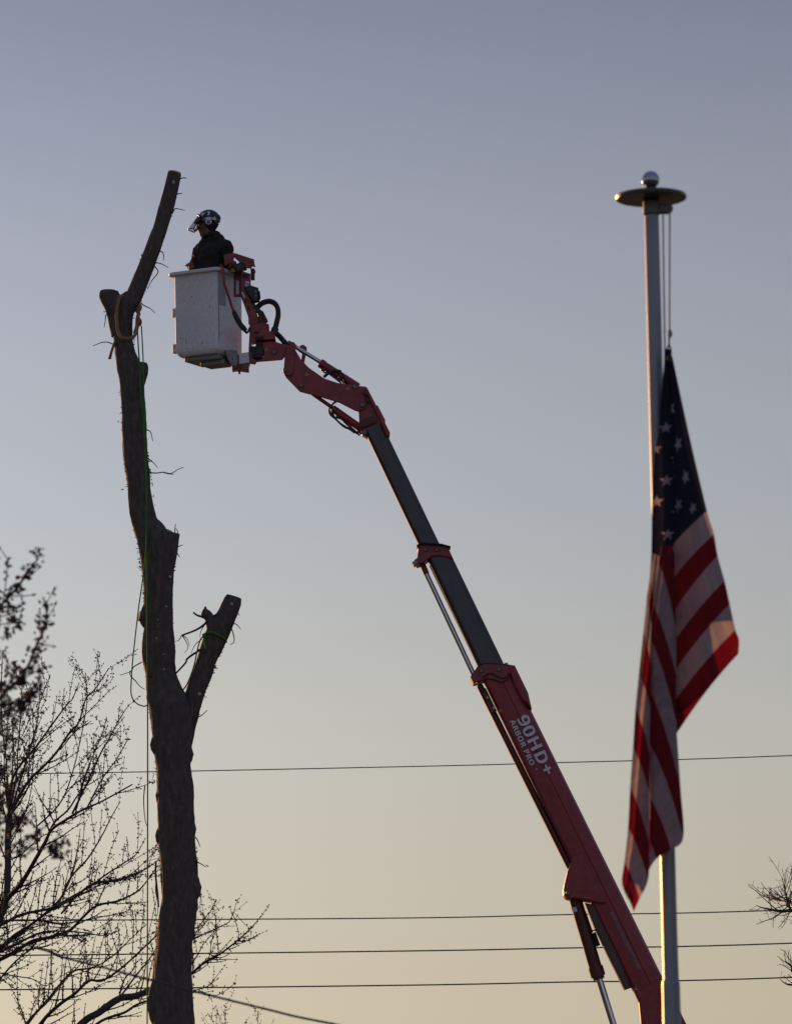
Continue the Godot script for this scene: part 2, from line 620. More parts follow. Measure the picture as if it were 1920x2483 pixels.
func topped_tree():
	rng.seed = 11
	var rough := FastNoiseLite.new()
	rough.seed = 5
	rough.frequency = 3.0
	rough.fractal_octaves = 5
	rough.fractal_gain = 0.62
	var foot := at(418, 2483, TREE)
	var t := thing("topped_tree", "tall bare trunk with its limbs sawn off, roped beside the white bucket", "tree", Vector3(foot.x, 0, foot.z))
	var low := at(418, 2483, TREE)
	# the trunk, its foot flaring out at the ground
	var st := begin()
	var rows := [[358, 2760, 486, 2760], [366, 2600, 478, 2600], [369, 2483, 470, 2483], [372, 2400, 467, 2400], [376, 2310, 469, 2310], [383, 2230, 475, 2230], [391, 2180, 479, 2180], [392, 2110, 478, 2110], [386, 2050, 475, 2050], [382, 1985, 471, 1985], [381, 1920, 467, 1920],
		[381, 1860, 463, 1860], [374, 1790, 464, 1790], [362, 1725, 462, 1725], [354, 1680, 442, 1680], [352, 1635, 426, 1635], [346, 1580, 424, 1580], [348, 1530, 421, 1530]]
	limb(st, rows, TREE, 28, rough, 0.045)
	rows = [[348, 1530, 421, 1530], [348, 1470, 419, 1470], [346, 1400, 420, 1400], [338, 1345, 424, 1345], [330, 1308, 412, 1300], [322, 1270, 385, 1270], [317, 1245, 378, 1245], [311, 1195, 369, 1195], [306, 1145, 362, 1145], [301, 1100, 357, 1100],
		[298, 1040, 355, 1040], [295, 990, 354, 990], [290, 930, 350, 930], [283, 890, 340, 890], [278, 860, 329, 860], [275, 820, 324, 820], [271, 780, 323, 780], [268, 750, 326, 750], [276, 724, 328, 724]]
	limb(st, rows, TREE, 28, rough, 0.032)
	limb(st, [[368, 1460, 398, 1460], [356, 1410, 417, 1405], [372, 1325, 428, 1350], [384, 1272, 429, 1312]], TREE - 0.03, 18, rough, 0.012)       # the collar of a sawn limb
	limb(st, [[306, 950, 346, 948], [314, 925, 354, 922], [322, 902, 360, 904], [330, 888, 361, 890], [338, 878, 356, 880]], TREE - 0.05, 18, rough, 0.008)
	for b in [[389, 2030, 13, 14], [471, 2155, 17, 22], [466, 2013, 9, 12], [378, 1808, 13, 15], [460, 1831, 11, 13], [351, 1500, 13, 17], [356, 1606, 9, 12], [364, 1692, 9, 12], [384, 2440, 25, 45], [473, 2090, 7, 8], [392, 1932, 14, 18]]:
		var h: float = b[3] * 0.0062
		var o := at(b[0], b[1], TREE - 0.02)
		tube(st, curve([o + Vector3(0, h * 1.7, 0), o + Vector3(0, h * 0.6, 0), o - Vector3(0, h * 0.3, 0), o - Vector3(0, h * 1.2, 0)], 4), [0.01, b[2] * 0.0034, b[2] * 0.0052, b[2] * 0.0042, 0.01], 14, true, rough, 0.03)
	part(st, "trunk", M["bark"], t)
	# the limbs that are left
	st = begin()
	limb(st, [[272, 752, 326, 752], [290, 724, 338, 738], [306, 716, 344, 728], [330, 660, 370, 658], [352, 603, 391, 600], [373, 548, 409, 545], [388, 495, 424, 495], [397, 462, 432, 462], [408, 416, 440, 424]], TREE, 20, rough, 0.016)
	part(st, "limb", M["bark"], t)
	st = begin()
	limb(st, [[270, 812, 322, 812], [262, 772, 314, 766], [256, 750, 304, 742], [247, 733, 294, 722], [240, 720, 286, 708], [245, 709, 279, 700]], TREE + 0.04, 20, rough, 0.016)
	part(st, "limb", M["bark"], t)
	st = begin()
	limb(st, [[400, 1840, 463, 1840], [428, 1760, 474, 1770], [444, 1700, 487, 1712], [465, 1632, 511, 1648], [484, 1582, 531, 1594], [500, 1534, 556, 1536], [526, 1491, 573, 1494], [540, 1458, 586, 1462], [549, 1441, 586, 1452]], TREE + 0.05, 20, rough, 0.024)
	limb(st, [[504, 1530, 530, 1510], [497, 1502, 517, 1490], [487, 1493, 507, 1480], [483, 1486, 499, 1481]], TREE + 0.03, 12, rough, 0.012)
	tube(st, pts([500, 1486, 499, 1478, 498, 1471], TREE), [0.016, 0.014], 8)
	part(st, "limb", M["bark"], t)
	# sawn faces
	st = begin()
	disc(st, at(406, 1290, TREE - 0.05), Vector3(0.62, 0.72, 0.42), 0.125, 0.06)
	part(st, "cut_face", M["cut wood"], t)
	st = begin()
	disc(st, at(424, 418, TREE), Vector3(0.2, 0.97, -0.05), 0.078, 0.075)
	part(st, "cut_face", M["cut wood"], t)
	st = begin()
	disc(st, at(338, 1494, TREE - 0.03), Vector3(-0.9, 0.15, 0.4), 0.03, 0.062)
	part(st, "cut_face", M["cut wood"], t)
	for k in [[420, 441, 0.023, -0.08], [413, 1398, 0.016, -0.16], [562, 1464, 0.018, -0.09], [484, 1682, 0.019, -0.12], [403, 1470, 0.011, -0.175], [398, 1623, 0.012, -0.18], [392, 1886, 0.017, -0.13], [380, 1547, 0.01, -0.19], [383, 1503, 0.009, -0.19], [397, 1586, 0.009, -0.19]]:
		st = begin()
		disc(st, at(k[0], k[1], TREE + k[3] - 0.004), Vector3(-0.15, 0.1, 1), k[2], k[2] * 1.05)
		part(st, "knot_scar", M["cut wood"], t)
	# dead shoots, and the rootlets of a climber along the bark
	st = begin()
	for w in [[434, 434, 447, 431, 453, 433], [424, 472, 438, 469, 443, 469], [418, 518, 425, 506, 435, 507, 449, 510], [380, 608, 394, 611, 398, 622, 396, 632], [370, 636, 390, 639, 409, 649], [368, 640, 384, 658, 369, 680, 358, 702], [336, 730, 352, 742, 365, 748, 377, 760],
		[282, 838, 262, 830, 246, 831, 226, 839], [266, 757, 251, 756], [264, 758, 257, 766, 256, 778, 253, 794], [356, 1042, 366, 1048, 371, 1070], [357, 1110, 370, 1118], [358, 1120, 369, 1119, 383, 1134], [363, 1146, 380, 1147, 396, 1145, 415, 1148, 432, 1138, 446, 1133], [396, 1145, 410, 1149, 422, 1150],
		[424, 1302, 425, 1280, 426, 1270], [427, 1300, 433, 1304, 431, 1288, 427, 1282], [430, 1326, 444, 1321], [428, 1338, 437, 1352], [344, 1606, 325, 1617, 318, 1628, 292, 1637], [318, 1640, 330, 1652, 340, 1664, 352, 1672], [317, 1626, 316, 1635, 319, 1643],
		[563, 1510, 575, 1515, 584, 1526], [562, 1524, 568, 1545, 567, 1558, 558, 1563], [578, 1488, 581, 1492], [535, 1582, 541, 1581], [521, 1618, 529, 1621], [474, 1742, 490, 1734, 503, 1722], [476, 2088, 490, 2096, 500, 2103], [506, 2101, 499, 2098], [475, 2030, 481, 2040, 486, 2054], [300, 1186, 294, 1188], [287, 1021, 289, 1024],
		[380, 2120, 378, 2160, 384, 2190, 382, 2220], [352, 1905, 349, 1940, 352, 1985, 357, 2003], [392, 2090, 391, 2130, 394, 2165]]:
		wisp(st, w, TREE - 0.05, 0.0085, 0.004)
	wisp(st, [379, 2088, 378, 2120, 383, 2170, 385, 2200], TREE - 0.06, 0.014, 0.012)
	for w in [[510, 1500, 495, 1515, 475, 1528, 441, 1541], [520, 1600, 489, 1577, 478, 1581, 455, 1597, 450, 1608, 426, 1634], [500, 1500, 488, 1495, 478, 1492, 469, 1485], [545, 1470, 530, 1487, 515, 1495]]:
		wisp(st, w, TREE, 0.017, 0.011)
	for w in [[441, 1541, 434, 1552, 425, 1556], [443, 1542, 452, 1556, 456, 1572, 447, 1583], [444, 1541, 455, 1550, 460, 1568], [496, 1516, 488, 1530, 485, 1545], [490, 1550, 473, 1564, 464, 1585]]:
		wisp(st, w, TREE, 0.007, 0.003)
	part(st, "dead_shoots", M["twig bark"], t, true)
	st = begin()
	var sides := [[300, 1110, 306, 1150], [306, 1150, 322, 1270], [322, 1270, 348, 1420], [347, 1400, 352, 1620], [352, 1620, 382, 1900], [383, 2230, 370, 2450], [419, 1420, 421, 1560], [421, 1560, 428, 1650], [464, 1870, 470, 2000], [476, 2180, 468, 2480], [478, 2030, 480, 2120],
		[484, 1590, 450, 1690], [570, 1500, 530, 1600], [530, 1600, 480, 1735], [324, 840, 324, 760], [355, 1080, 380, 1260], [290, 935, 300, 1095], [346, 617, 310, 716], [430, 469, 395, 585], [395, 585, 341, 742], [384, 2060, 392, 2170], [430, 1330, 420, 1420]]
	for s in sides:
		var l := Vector2(s[2] - s[0], s[3] - s[1])
		var out := Vector2(l.y, -l.x).normalized()
		if (s[0] + s[2]) / 2.0 < 400 and s[1] > 860: out = Vector2(-absf(out.x), out.y)
		if s[0] > 416: out = Vector2(absf(out.x), out.y)
		for k in int(l.length() / 2.6):
			var p := Vector2(s[0], s[1]) + l * rng.randf() - out * 3.0
			if rough.get_noise_2d(p.x * 0.06, p.y * 0.012) < -0.02: continue
			var g := out.rotated(rng.randf_range(-1.0, 1.0)) * (3.0 + rng.randf_range(0.5, 3.6) * (2.4 if rng.randf() < 0.12 else 1.0))
			var z := rng.randf_range(-0.06, 0.06)
			tube(st, [at(p.x, p.y, TREE + z), at(p.x + g.x, p.y + g.y, TREE + z)], [0.006, 0.002], 3, false)
	part(st, "rootlets", M["twig bark"], t, true)

	# rigging
	st = begin()
	var sl := pts([335, 752, 318, 730, 300, 716, 292, 718, 286.5, 736, 283.5, 760, 284.5, 781, 286.5, 801, 295, 817, 308, 821, 321, 819, 329, 807, 333, 786, 335, 766], TREE - 0.2)
	for i in 4: sl[i].z = [-TREE - 0.1, -TREE, -TREE + 0.1, -TREE + 0.17][i]
	for i in range(10, sl.size()): sl[i].z = -TREE + 0.19 - (i - 10) * 0.035
	tube(st, curve(sl, 5), [0.021], 10)
	ball(st, at(338, 749, TREE - 0.06), Vector3(0.03, 0.06, 0.03), Basis(Vector3(0, 0, 1), -0.4), 12, 8)
	tube(st, pts([337, 755, 334, 775, 334, 790, 329, 803], TREE - 0.08), [0.02, 0.026, 0.028, 0.02], 10)
	solo(st, "rigging_sling", M["webbing"], "tan rope sling looped round the upper fork of the trunk", "sling")
	st = begin()
	tube(st, pts([281, 826, 275, 840, 271, 853, 267.5, 866], TREE - 0.08), [0.017, 0.016, 0.018], 9)
	ball(st, at(267, 868, TREE - 0.08), Vector3(0.022, 0.018, 0.022), Basis(), 10, 6)
	solo(st, "sling_tail", M["webbing"], "short brown rope end hanging left of the trunk under the sling", "rope")
	var pu := thing("pulley_block", "small red pulley block hanging from the tan sling", "pulley", at(340, 782, TREE - 0.1))
	st = begin()
	ball(st, at(340.5, 781, TREE - 0.1), Vector3(0.022, 0.048, 0.03), Basis(), 14, 10)
	part(st, "cheek_plate", M["pulley red"], pu)
	st = begin()
	rod(st, at(340.5, 781, TREE - 0.16), at(340.5, 781, TREE - 0.04), 0.012, 10)
	part(st, "axle", M["steel"], pu)
	st = begin()
	tube(st, curve(pts([334, 800, 336, 840, 338.6, 880, 342, 954, 347, 1003, 352, 1085, 355, 1180, 356, 1320, 357, 1520, 358.5, 1712, 358.5, 2000, 357.5, 2483, 357, 2700], TREE - 0.27), 4), [0.0085], 6)
	solo(st, "rigging_line", M["rope green"], "green rope hanging straight down the trunk from the sling to below the frame", "rope")
	st = begin()
	tube(st, curve(pts([343.5, 790, 346, 835, 348, 880, 349, 934, 351.5, 1003, 354, 1085, 356.5, 1190, 355, 1322, 346.5, 1405, 337, 1472, 324, 1585, 319, 1649, 319, 1684, 329, 1703, 346, 1712, 357, 1710, 359, 1700], TREE - 0.3), 5), [0.0078], 6)
	solo(st, "lowering_line", M["rope green"], "green rope from the red pulley swinging out in a slack loop left of the trunk", "rope")
	var tl := thing("tied_rope", "green rope knotted round the lower right limb", "rope", at(497, 1542, TREE - 0.1))
	st = begin()
	var wrap := pts([497, 1541, 505, 1536.5, 515, 1536.5, 527, 1540, 538, 1546, 546, 1551, 549, 1556], TREE)
	for i in wrap.size(): wrap[i].z = -TREE + [0.05, 0.11, 0.125, 0.12, 0.1, 0.04, -0.05][i]
	tube(st, curve(wrap, 4), [0.011], 7)
	part(st, "turn", M["rope green"], tl)
	st = begin()
	for k in [[494, 1539, 0.02], [498, 1543, 0.022], [493, 1545, 0.018], [497, 1537, 0.016]]:
		ball(st, at(k[0], k[1], TREE - 0.07), Vector3(k[2], k[2] * 0.8, k[2]), Basis(Vector3(0, 0, 1), k[0]), 9, 6)
	part(st, "knot", M["rope green"], tl)
	st = begin()
	tube(st, curve(pts([496.5, 1546, 497, 1560, 500, 1575], TREE - 0.12), 3), [0.013], 7)
	part(st, "tail", M["rope green"], tl)
	st = begin()
	tube(st, curve(pts([491, 1545, 486, 1552, 480, 1572, 470, 1617, 456, 1655, 445, 1672, 434, 1682], TREE - 0.06), 4), [0.0085], 6)
	part(st, "line", M["rope green"], tl)

# ---------------------------------------------------------------- the boom lift
const LIFT := 50.0

func pin(parent: Node3D, x: float, y: float, z: float, r: float):
	var st := begin()
	var c := at(x, y, LIFT)
	c.z = z
	tube(st, [c - Vector3(0, 0, 0.02), c + Vector3(0, 0, 0.012), c + Vector3(0, 0, 0.018)], [r, r, r * 0.8], 14)
	tube(st, [c, c + Vector3(0, 0, 0.03)], [r * 0.5, r * 0.45], 6)
	part(st, "pin", M["steel"], parent)

func warning(parent: Node3D, x: float, y: float, z: float, turn := 0.0):
	var st := begin()
	var c := at(x, y, LIFT)
	c.z = z + 0.003
	for k in 3:
		var a := PI / 2 + TAU * k / 3 + turn
		var b := a + TAU / 3
		var p := Vector3(cos(a), sin(a), 0)
		var q := Vector3(cos(b), sin(b), 0)
		quad(st, c + p * 0.027, c + q * 0.027, c + q * 0.015, c + p * 0.015, Vector3(0, 0, 1))
	part(st, "warning_triangle", M["warning yellow"], parent)

func words(parent: Node3D, called: String, s: String, a: Vector3, b: Vector3, tall: float, wide: float, m: Material):
	# lettering from a towards b, its capitals `tall` high, drawn out to `wide`
	var tm := TextMesh.new()
	var f := SystemFont.new()
	f.font_names = PackedStringArray(["Droid Sans"])
	f.font_weight = 700 if tall > 0.06 else 400
	tm.font = f
	tm.text = s
	tm.font_size = 64
	tm.pixel_size = 0.01
	tm.depth = 0.02
	tm.curve_step = 1.0
	tm.horizontal_alignment = HORIZONTAL_ALIGNMENT_LEFT
	tm.vertical_alignment = VERTICAL_ALIGNMENT_BOTTOM
	var o := MeshInstance3D.new()
	o.name = called
	var arrays := tm.get_mesh_arrays()
	var lo := Vector3(1e9, 1e9, 1e9)
	var hi := -lo
	for v in arrays[Mesh.ARRAY_VERTEX]:
		lo = lo.min(v); hi = hi.max(v)
	var down := 0.28 * (hi.y - lo.y) if "q" in s else 0.0
	var base_line := lo.y + down
	var t := (b - a).normalized()
	var up := Vector3(0, 0, 1).cross(t)
	var sx := wide / (hi.x - lo.x)
	var sy := tall / (hi.y - base_line)
	var am := ArrayMesh.new()
	var vs: PackedVector3Array = arrays[Mesh.ARRAY_VERTEX]
	var ns: PackedVector3Array = arrays[Mesh.ARRAY_NORMAL]
	for i in vs.size():
		var v := vs[i] - Vector3(lo.x, base_line, lo.z)
		vs[i] = a + t * v.x * sx + up * v.y * sy + Vector3(0, 0, v.z * 0.1)
		ns[i] = (t * ns[i].x + up * ns[i].y + Vector3(0, 0, ns[i].z)).normalized()
	arrays[Mesh.ARRAY_VERTEX] = vs
	arrays[Mesh.ARRAY_NORMAL] = ns
	am.add_surface_from_arrays(Mesh.PRIMITIVE_TRIANGLES, arrays)
	o.mesh = am
	o.material_override = m
	parent.add_child(o, true)

func boom_lift():
	var base := at(1660, 2600, LIFT)
	var t := thing("boom_lift", "red telescopic boom lift with a white bucket raised beside the topped tree", "boom lift", Vector3(base.x, 0, base.z))
	var red: Material = M["red paint"]
	var front := -LIFT + 0.17
	var st := begin()
	# three telescoping sections; the fly section in the middle of the widest
	var grey := rounded(0.235, 0.22, 0.05, 5)
	prism(st, grey, at(906, 1040, LIFT), at(1046, 1334, LIFT))
	part(st, "fly_section", M["boom grey"], t)
	st = begin()
	prism(st, rounded(0.3, 0.28, 0.06, 5), at(1059, 1340, LIFT), at(1193, 1622, LIFT), 0.95, 1.0)
	part(st, "middle_section", M["boom grey"], t)
	st = begin()
	var prof := PackedVector2Array([Vector2(-0.235, 0.12), Vector2(-0.205, 0.165), Vector2(-0.05, 0.178), Vector2(-0.03, 0.17), Vector2(-0.01, 0.178), Vector2(0.075, 0.17), Vector2(0.125, 0.135), Vector2(0.15, 0.08), Vector2(0.156, 0.0), Vector2(0.15, -0.08), Vector2(0.1, -0.16), Vector2(-0.205, -0.165), Vector2(-0.235, -0.12)])
	prism(st, prof, at(1204, 1620, LIFT), at(1577, 2383, LIFT), 0.94, 1.0)
	var bs := part(st, "base_section", red, t)
	# hull behind the lettering ends at the pivot
	st = begin()
	plate(st, [1527, 2376, 1533, 2398, 1548, 2431, 1553, 2483, 1556, 2580, 1600, 2640, 1720, 2640, 1715, 2590, 1662, 2483, 1608, 2377, 1590, 2350], LIFT - 0.05, 0.2, 0.02)
	part(st, "boom_heel", red, t)
	# collars at the section ends
	st = begin()
	plate(st, [1020.6, 1322, 1011, 1330, 1014, 1337, 1011.5, 1357, 1004, 1362, 1009, 1374, 1026, 1370, 1033, 1364, 1046, 1354, 1063, 1352, 1080, 1355, 1098, 1359, 1086, 1331, 1075, 1324, 1038, 1320], LIFT, 0.34, 0.012)
	var c1 := part(st, "section_collar", red, t)
	pin(c1, 1031, 1339, -LIFT + 0.172, 0.022)
	pin(c1, 1059, 1338, -LIFT + 0.172, 0.024)
	st = begin()
	bar(st, at(1010, 1328, LIFT - 0.1), at(1022, 1320, LIFT - 0.1), 0.02, 0.3)
	bar(st, at(1022, 1320, LIFT - 0.1), at(1074, 1324, LIFT - 0.1), 0.016, 0.3)
	bar(st, at(1074, 1324, LIFT - 0.1), at(1092, 1329, LIFT - 0.1), 0.014, 0.25)
	part(st, "wiper_seal", M["rubber"], c1)
	st = begin()
	block(st, at(1006, 1367, LIFT - 0.1), Basis(Vector3(0, 0, 1), 0.6), Vector3(0.06, 0.05, 0.2))
	part(st, "hinge_block", M["grey steel"], c1)
	st = begin()
	plate(st, [1173, 1611, 1155.5, 1622, 1145, 1637, 1139.5, 1645, 1147, 1660.5, 1153, 1659, 1165, 1656, 1180, 1650, 1200, 1654, 1215, 1660, 1232, 1650, 1236, 1634, 1226, 1616, 1200, 1612], LIFT, 0.42, 0.012)
	var c2 := part(st, "section_collar", red, t)
	pin(c2, 1166, 1631, -LIFT + 0.212, 0.028)
	pin(c2, 1208, 1628, -LIFT + 0.212, 0.03)
	st = begin()
	tube(st, curve(pts([1170, 1643, 1183, 1634, 1193, 1634, 1205, 1641, 1218, 1645, 1229, 1641, 1231, 1632], LIFT - 0.22), 4), [0.009], 6)
	part(st, "hose", M["rubber"], c2)
	st = begin()
	tube(st, pts([1157, 1620, 1173, 1609.5, 1200, 1610, 1225, 1613], LIFT - 0.2), [0.012], 6)
	part(st, "wiper_seal", M["rubber"], c2)
	st = begin()
	plate(st, [1222, 1613, 1247, 1617, 1279, 1683, 1288, 1722, 1272, 1709, 1262, 1704, 1246, 1672, 1232, 1640], LIFT, 0.36, 0.03)
	part(st, "end_cover", red, t)
	# extension ram along the lower side, and the channel under the base section
	st = begin()
	rod(st, at(1031, 1386, LIFT), at(1154, 1648, LIFT), 0.03)
	part(st, "extension_rod", M["chrome"], t)
	st = begin()
	rod(st, at(1024, 1368, LIFT), at(1034, 1392, LIFT), 0.036)
	part(st, "rod_end", red, t)
	st = begin()
	tube(st, pts([1042, 1372, 1167, 1632], LIFT), [0.009], 6)
	part(st, "guide_wire", M["rubber"], t)
	st = begin()
	bar(st, at(1161, 1660, LIFT), at(1383, 2106, LIFT), 0.076, 0.16, 0.025)
	part(st, "ram_housing", M["dark red paint"], t)
	st = begin()
	for k in [[1172, 1670, 1200, 1728]]:
		bar(st, at(k[0], k[1], LIFT - 0.11), at(k[2], k[3], LIFT - 0.11), 0.05, 0.06, 0.01)
	part(st, "cable_tray", M["black plastic"], t)
	st = begin()
	for k in [[1180, 1689], [1195, 1714]]:
		st = begin()
		bar(st, at(k[0], k[1], LIFT - 0.141), at(k[0] + 2.5, k[1] + 5.0, LIFT - 0.141), 0.016, 0.006, 0.001)
		part(st, "tray_label", M["label white"], t)
	st = begin()
	plate(st, [1417, 2190, 1441, 2252, 1464, 2300, 1513, 2401, 1530, 2395, 1505, 2330, 1466, 2250, 1440, 2196], LIFT, 0.26, 0.015)
	part(st, "lower_channel", M["channel"], t)
	# lug and lift ram
	st = begin()
	plate(st, [1383, 2092, 1374, 2116, 1367, 2145, 1364.5, 2160, 1365.5, 2172, 1371, 2180, 1380, 2182.5, 1400, 2183, 1425, 2187, 1445, 2193, 1457, 2195, 1469, 2191, 1440, 2130, 1410, 2070, 1391, 2076], LIFT, 0.41, 0.02)
	var lug := part(st, "ram_lug", red, t)
	pin(lug, 1375, 2167, -LIFT + 0.207, 0.032)
	st = begin()
	rod(st, at(1394, 2180, LIFT), at(1448, 2362, LIFT), 0.078, 24)
	rod(st, at(1443, 2344, LIFT), at(1450, 2368, LIFT), 0.09, 24)
	rod(st, at(1449, 2366, LIFT), at(1452, 2375, LIFT), 0.07, 24)
	var rm := part(st, "lift_ram", M["dark red paint"], t)
	st = begin()
	block(st, at(1392, 2206, LIFT - 0.078), Basis(Vector3(0, 0, 1), 0.3), Vector3(0.06, 0.06, 0.012), 0.002)
	part(st, "ram_label", M["label white"], rm)
	st = begin()
	rod(st, at(1416, 2210, LIFT), at(1434, 2262, LIFT), 0.018, 10)
	rod(st, at(1438, 2262, LIFT), at(1449, 2294, LIFT), 0.03, 14)
	rod(st, at(1432, 2256, LIFT), at(1443, 2256, LIFT), 0.008, 8)
	part(st, "holding_valve", M["rubber"], rm)
	st = begin()
	rod(st, at(1452, 2372, LIFT), at(1520, 2592, LIFT), 0.041, 20)
	part(st, "ram_rod", M["chrome"], t)
	# lettering on the base section
	var z := -LIFT + 0.182
	var p := at(1250.5, 1746, LIFT)
	var q := at(1305, 1860, LIFT)
	p.z = z; q.z = z
	words(bs, "lettering", "90HD+", p, q, 0.148, 0.775, M["lettering"])
	p = at(1234, 1752, LIFT); q = at(1285, 1862, LIFT)
	p.z = z; q.z = z
	words(bs, "lettering_001", "ARBOR PRO", p, q, 0.064, 0.6, M["lettering"])
	p = at(1295.5, 1866.5, LIFT); q = at(1305, 1886, LIFT)
	p.z = z; q.z = z
	words(bs, "lettering_002", "®", p, q, 0.024, 0.03, M["lettering"])
	p = at(1476, 2214, LIFT); q = at(1544.5, 2351, LIFT)
	p.z = z; q.z = z
	words(bs, "lettering_003", "AllAccessEquipment.com", p, q, 0.046, 0.765, M["faint lettering"])
	warning(bs, 1212, 1727, -LIFT + 0.176, PI)
	warning(bs, 1540, 2399, -LIFT + 0.17)
	pin(bs, 1257, 1700, -LIFT + 0.17, 0.008)
	jib(t, red)
	bucket(t, red)
	# turret, chassis and tracks, below the frame
	st = begin()
	tube(st, [Vector3(base.x, 0.75, base.z), Vector3(base.x, 1.5, base.z)], [0.55, 0.5], 24)
	block(st, Vector3(base.x + 0.1, 1.75, base.z), Basis(), Vector3(1.3, 0.9, 0.8), 0.05)
	part(st, "turret", red, t)
	st = begin()
	block(st, Vector3(base.x, 0.62, base.z), Basis(), Vector3(2.6, 0.4, 1.1), 0.05)
	part(st, "chassis", red, t)
	for s in [-1, 1]:
		st = begin()
		block(st, Vector3(base.x, 0.3, base.z + s * 0.75), Basis(), Vector3(2.4, 0.6, 0.4), 0.18)
		part(st, "track", M["rubber"], t)

func jib(t: Node3D, red: Material):
	var st := begin()
	# knuckle at the boom's end
	plate(st, [841, 932, 873, 939, 886, 940, 891, 944, 912, 985, 916, 986, 934, 1021, 934, 1029, 945.5, 1051, 944, 1062, 926, 1070, 899.5, 1069, 890.7, 1063.5, 878, 1056, 872, 1040, 869.7, 998.5, 862, 990, 850, 950], LIFT + 0.02, 0.22, 0.03)
	var kn := part(st, "boom_knuckle", red, t)
	st = begin()
	plate(st, [886, 944, 899, 980, 920, 1020, 936, 1060, 944, 1060, 943, 1046, 931, 1022, 914, 990], LIFT - 0.06, 0.16, 0.012)
	part(st, "knuckle_cheek", red, kn)
	st = begin()
	bar(st, at(873, 1030, LIFT - 0.135), at(910, 1016, LIFT - 0.135), 0.09, 0.02)
	part(st, "knuckle_band", M["dark red paint"], kn)
	st = begin()
	for k in [[880, 950, 892, 957], [886, 966, 896, 974]]:
		st = begin()
		bar(st, at(k[0], k[1], LIFT - 0.15), at(k[2], k[3], LIFT - 0.15), 0.035, 0.02)
		part(st, "knuckle_slot", M["dark red paint"], kn)
	# the arm: two cheek plates that curve down to the boom
	for s in [-1.0, 1.0]:
		st = begin()
		plate(st, [694, 840, 690, 872, 688, 905, 693, 915, 727, 950, 740, 953.5, 757, 958, 779, 963.5, 821, 976, 845, 988, 860, 996, 870, 998.5, 884, 992, 890, 985, 888, 968, 880, 950, 873, 940, 841, 932, 819, 929, 784, 917, 765, 903, 749, 892, 730, 872, 718, 852, 711, 832, 703, 829], LIFT - s * 0.1, 0.035, 0.008)
		part(st, "jib_arm", red, t)
	var arm: Node3D = t.get_node("jib_arm")
	if arm.mesh.get_aabb().get_center().z < -LIFT: arm = t.get_node("jib_arm_001")
	st = begin()
	plate(st, [716, 855, 732, 878, 751, 896, 786, 920, 820, 932, 850, 938, 850, 946, 818, 940, 780, 930, 744, 906, 724, 886], LIFT, 0.17, 0.004)
	plate(st, [700, 915, 730, 948, 780, 961, 821, 973, 860, 992, 860, 986, 821, 966, 780, 953, 733, 941, 703, 909], LIFT, 0.17, 0.004)
	part(st, "jib_web", M["dark red paint"], t)
	st = begin()
	plate(st, [695, 838, 703, 828, 713, 830, 719, 838, 714, 860, 710, 905, 705, 912, 695, 911, 688, 904, 690, 874], LIFT - 0.135, 0.03, 0.008)
	part(st, "levelling_link", red, t)
	st = begin()
	plate(st, [728, 838, 736, 836, 744, 842, 744, 850, 738, 880, 730, 876, 733, 858, 724, 852], LIFT + 0.1, 0.03, 0.008)
	part(st, "levelling_link", red, t)
	for k in [[702.5, 836.5, 0.024, 0.152], [692, 903, 0.028, 0.152], [731, 939, 0.03, 0.12], [859.5, 943, 0.028, 0.12], [879, 986, 0.034, 0.12], [884, 1053, 0.034, 0.132]]:
		pin(arm, k[0], k[1], -LIFT + k[3], k[2])
	warning(arm, 744, 912, -LIFT + 0.118)
	warning(arm, 843.5, 946, -LIFT + 0.118)
	# upper ram
	st = begin()
	rod(st, at(712, 838, LIFT), at(782, 881, LIFT), 0.026)
	part(st, "jib_ram_rod", M["chrome"], t)
	st = begin()
	rod(st, at(776, 880, LIFT), at(868, 939, LIFT), 0.052, 20)
	rod(st, at(776, 880, LIFT), at(786, 886, LIFT), 0.058, 20)
	ball(st, at(783, 896, LIFT - 0.02), Vector3(0.03, 0.025, 0.03), Basis(), 10, 7)
	part(st, "jib_ram", red, t)
	st = begin()
	rod(st, at(800, 908, LIFT - 0.05), at(828, 929, LIFT - 0.05), 0.011, 8)
	rod(st, at(822, 925, LIFT - 0.07), at(826, 908, LIFT - 0.07), 0.013, 8)
	rod(st, at(832, 930, LIFT - 0.07), at(836, 917, LIFT - 0.07), 0.012, 8)
	part(st, "hose_fitting", M["steel"], t)
	for h in [[785, 915, 797, 905, 812, 898, 824, 901, 832, 910, 835, 924], [784, 913, 800, 901, 815, 897, 828, 900], [783, 897, 787, 903, 795, 905, 803, 910], [787, 915, 795, 908, 806, 902, 818, 900, 822, 908, 822, 924]]:
		st = begin()
		tube(st, curve(pts(h, LIFT - 0.09), 4), [0.011], 7)
		part(st, "hose", M["rubber"], t)
	# lower ram
	st = begin()
	rod(st, at(758, 955, LIFT), at(808, 990, LIFT), 0.024)
	part(st, "jib_ram_rod", red, t)
	st = begin()
	rod(st, at(806, 990, LIFT), at(884, 1045, LIFT), 0.046, 20)
	part(st, "jib_ram", red, t)
	for h in [[822, 972, 812, 975, 804, 984, 799, 992, 799, 1002, 806, 1010, 815, 1016], [826, 974, 815, 974, 806, 981], [800, 998, 806, 1008, 820, 1022, 830, 1030, 842, 1037, 855, 1043, 866, 1052], [814, 1012, 828, 1016, 838, 1026, 850, 1037], [827, 1029, 836, 1036, 848, 1041, 860, 1050], [805, 992, 808, 1006, 818, 1020, 828, 1030], [848, 1034, 860, 1044, 872, 1056]]:
		st = begin()
		tube(st, curve(pts(h, LIFT - 0.05), 4), [0.012], 7)
		part(st, "hose", M["rubber"], t)
	st = begin()
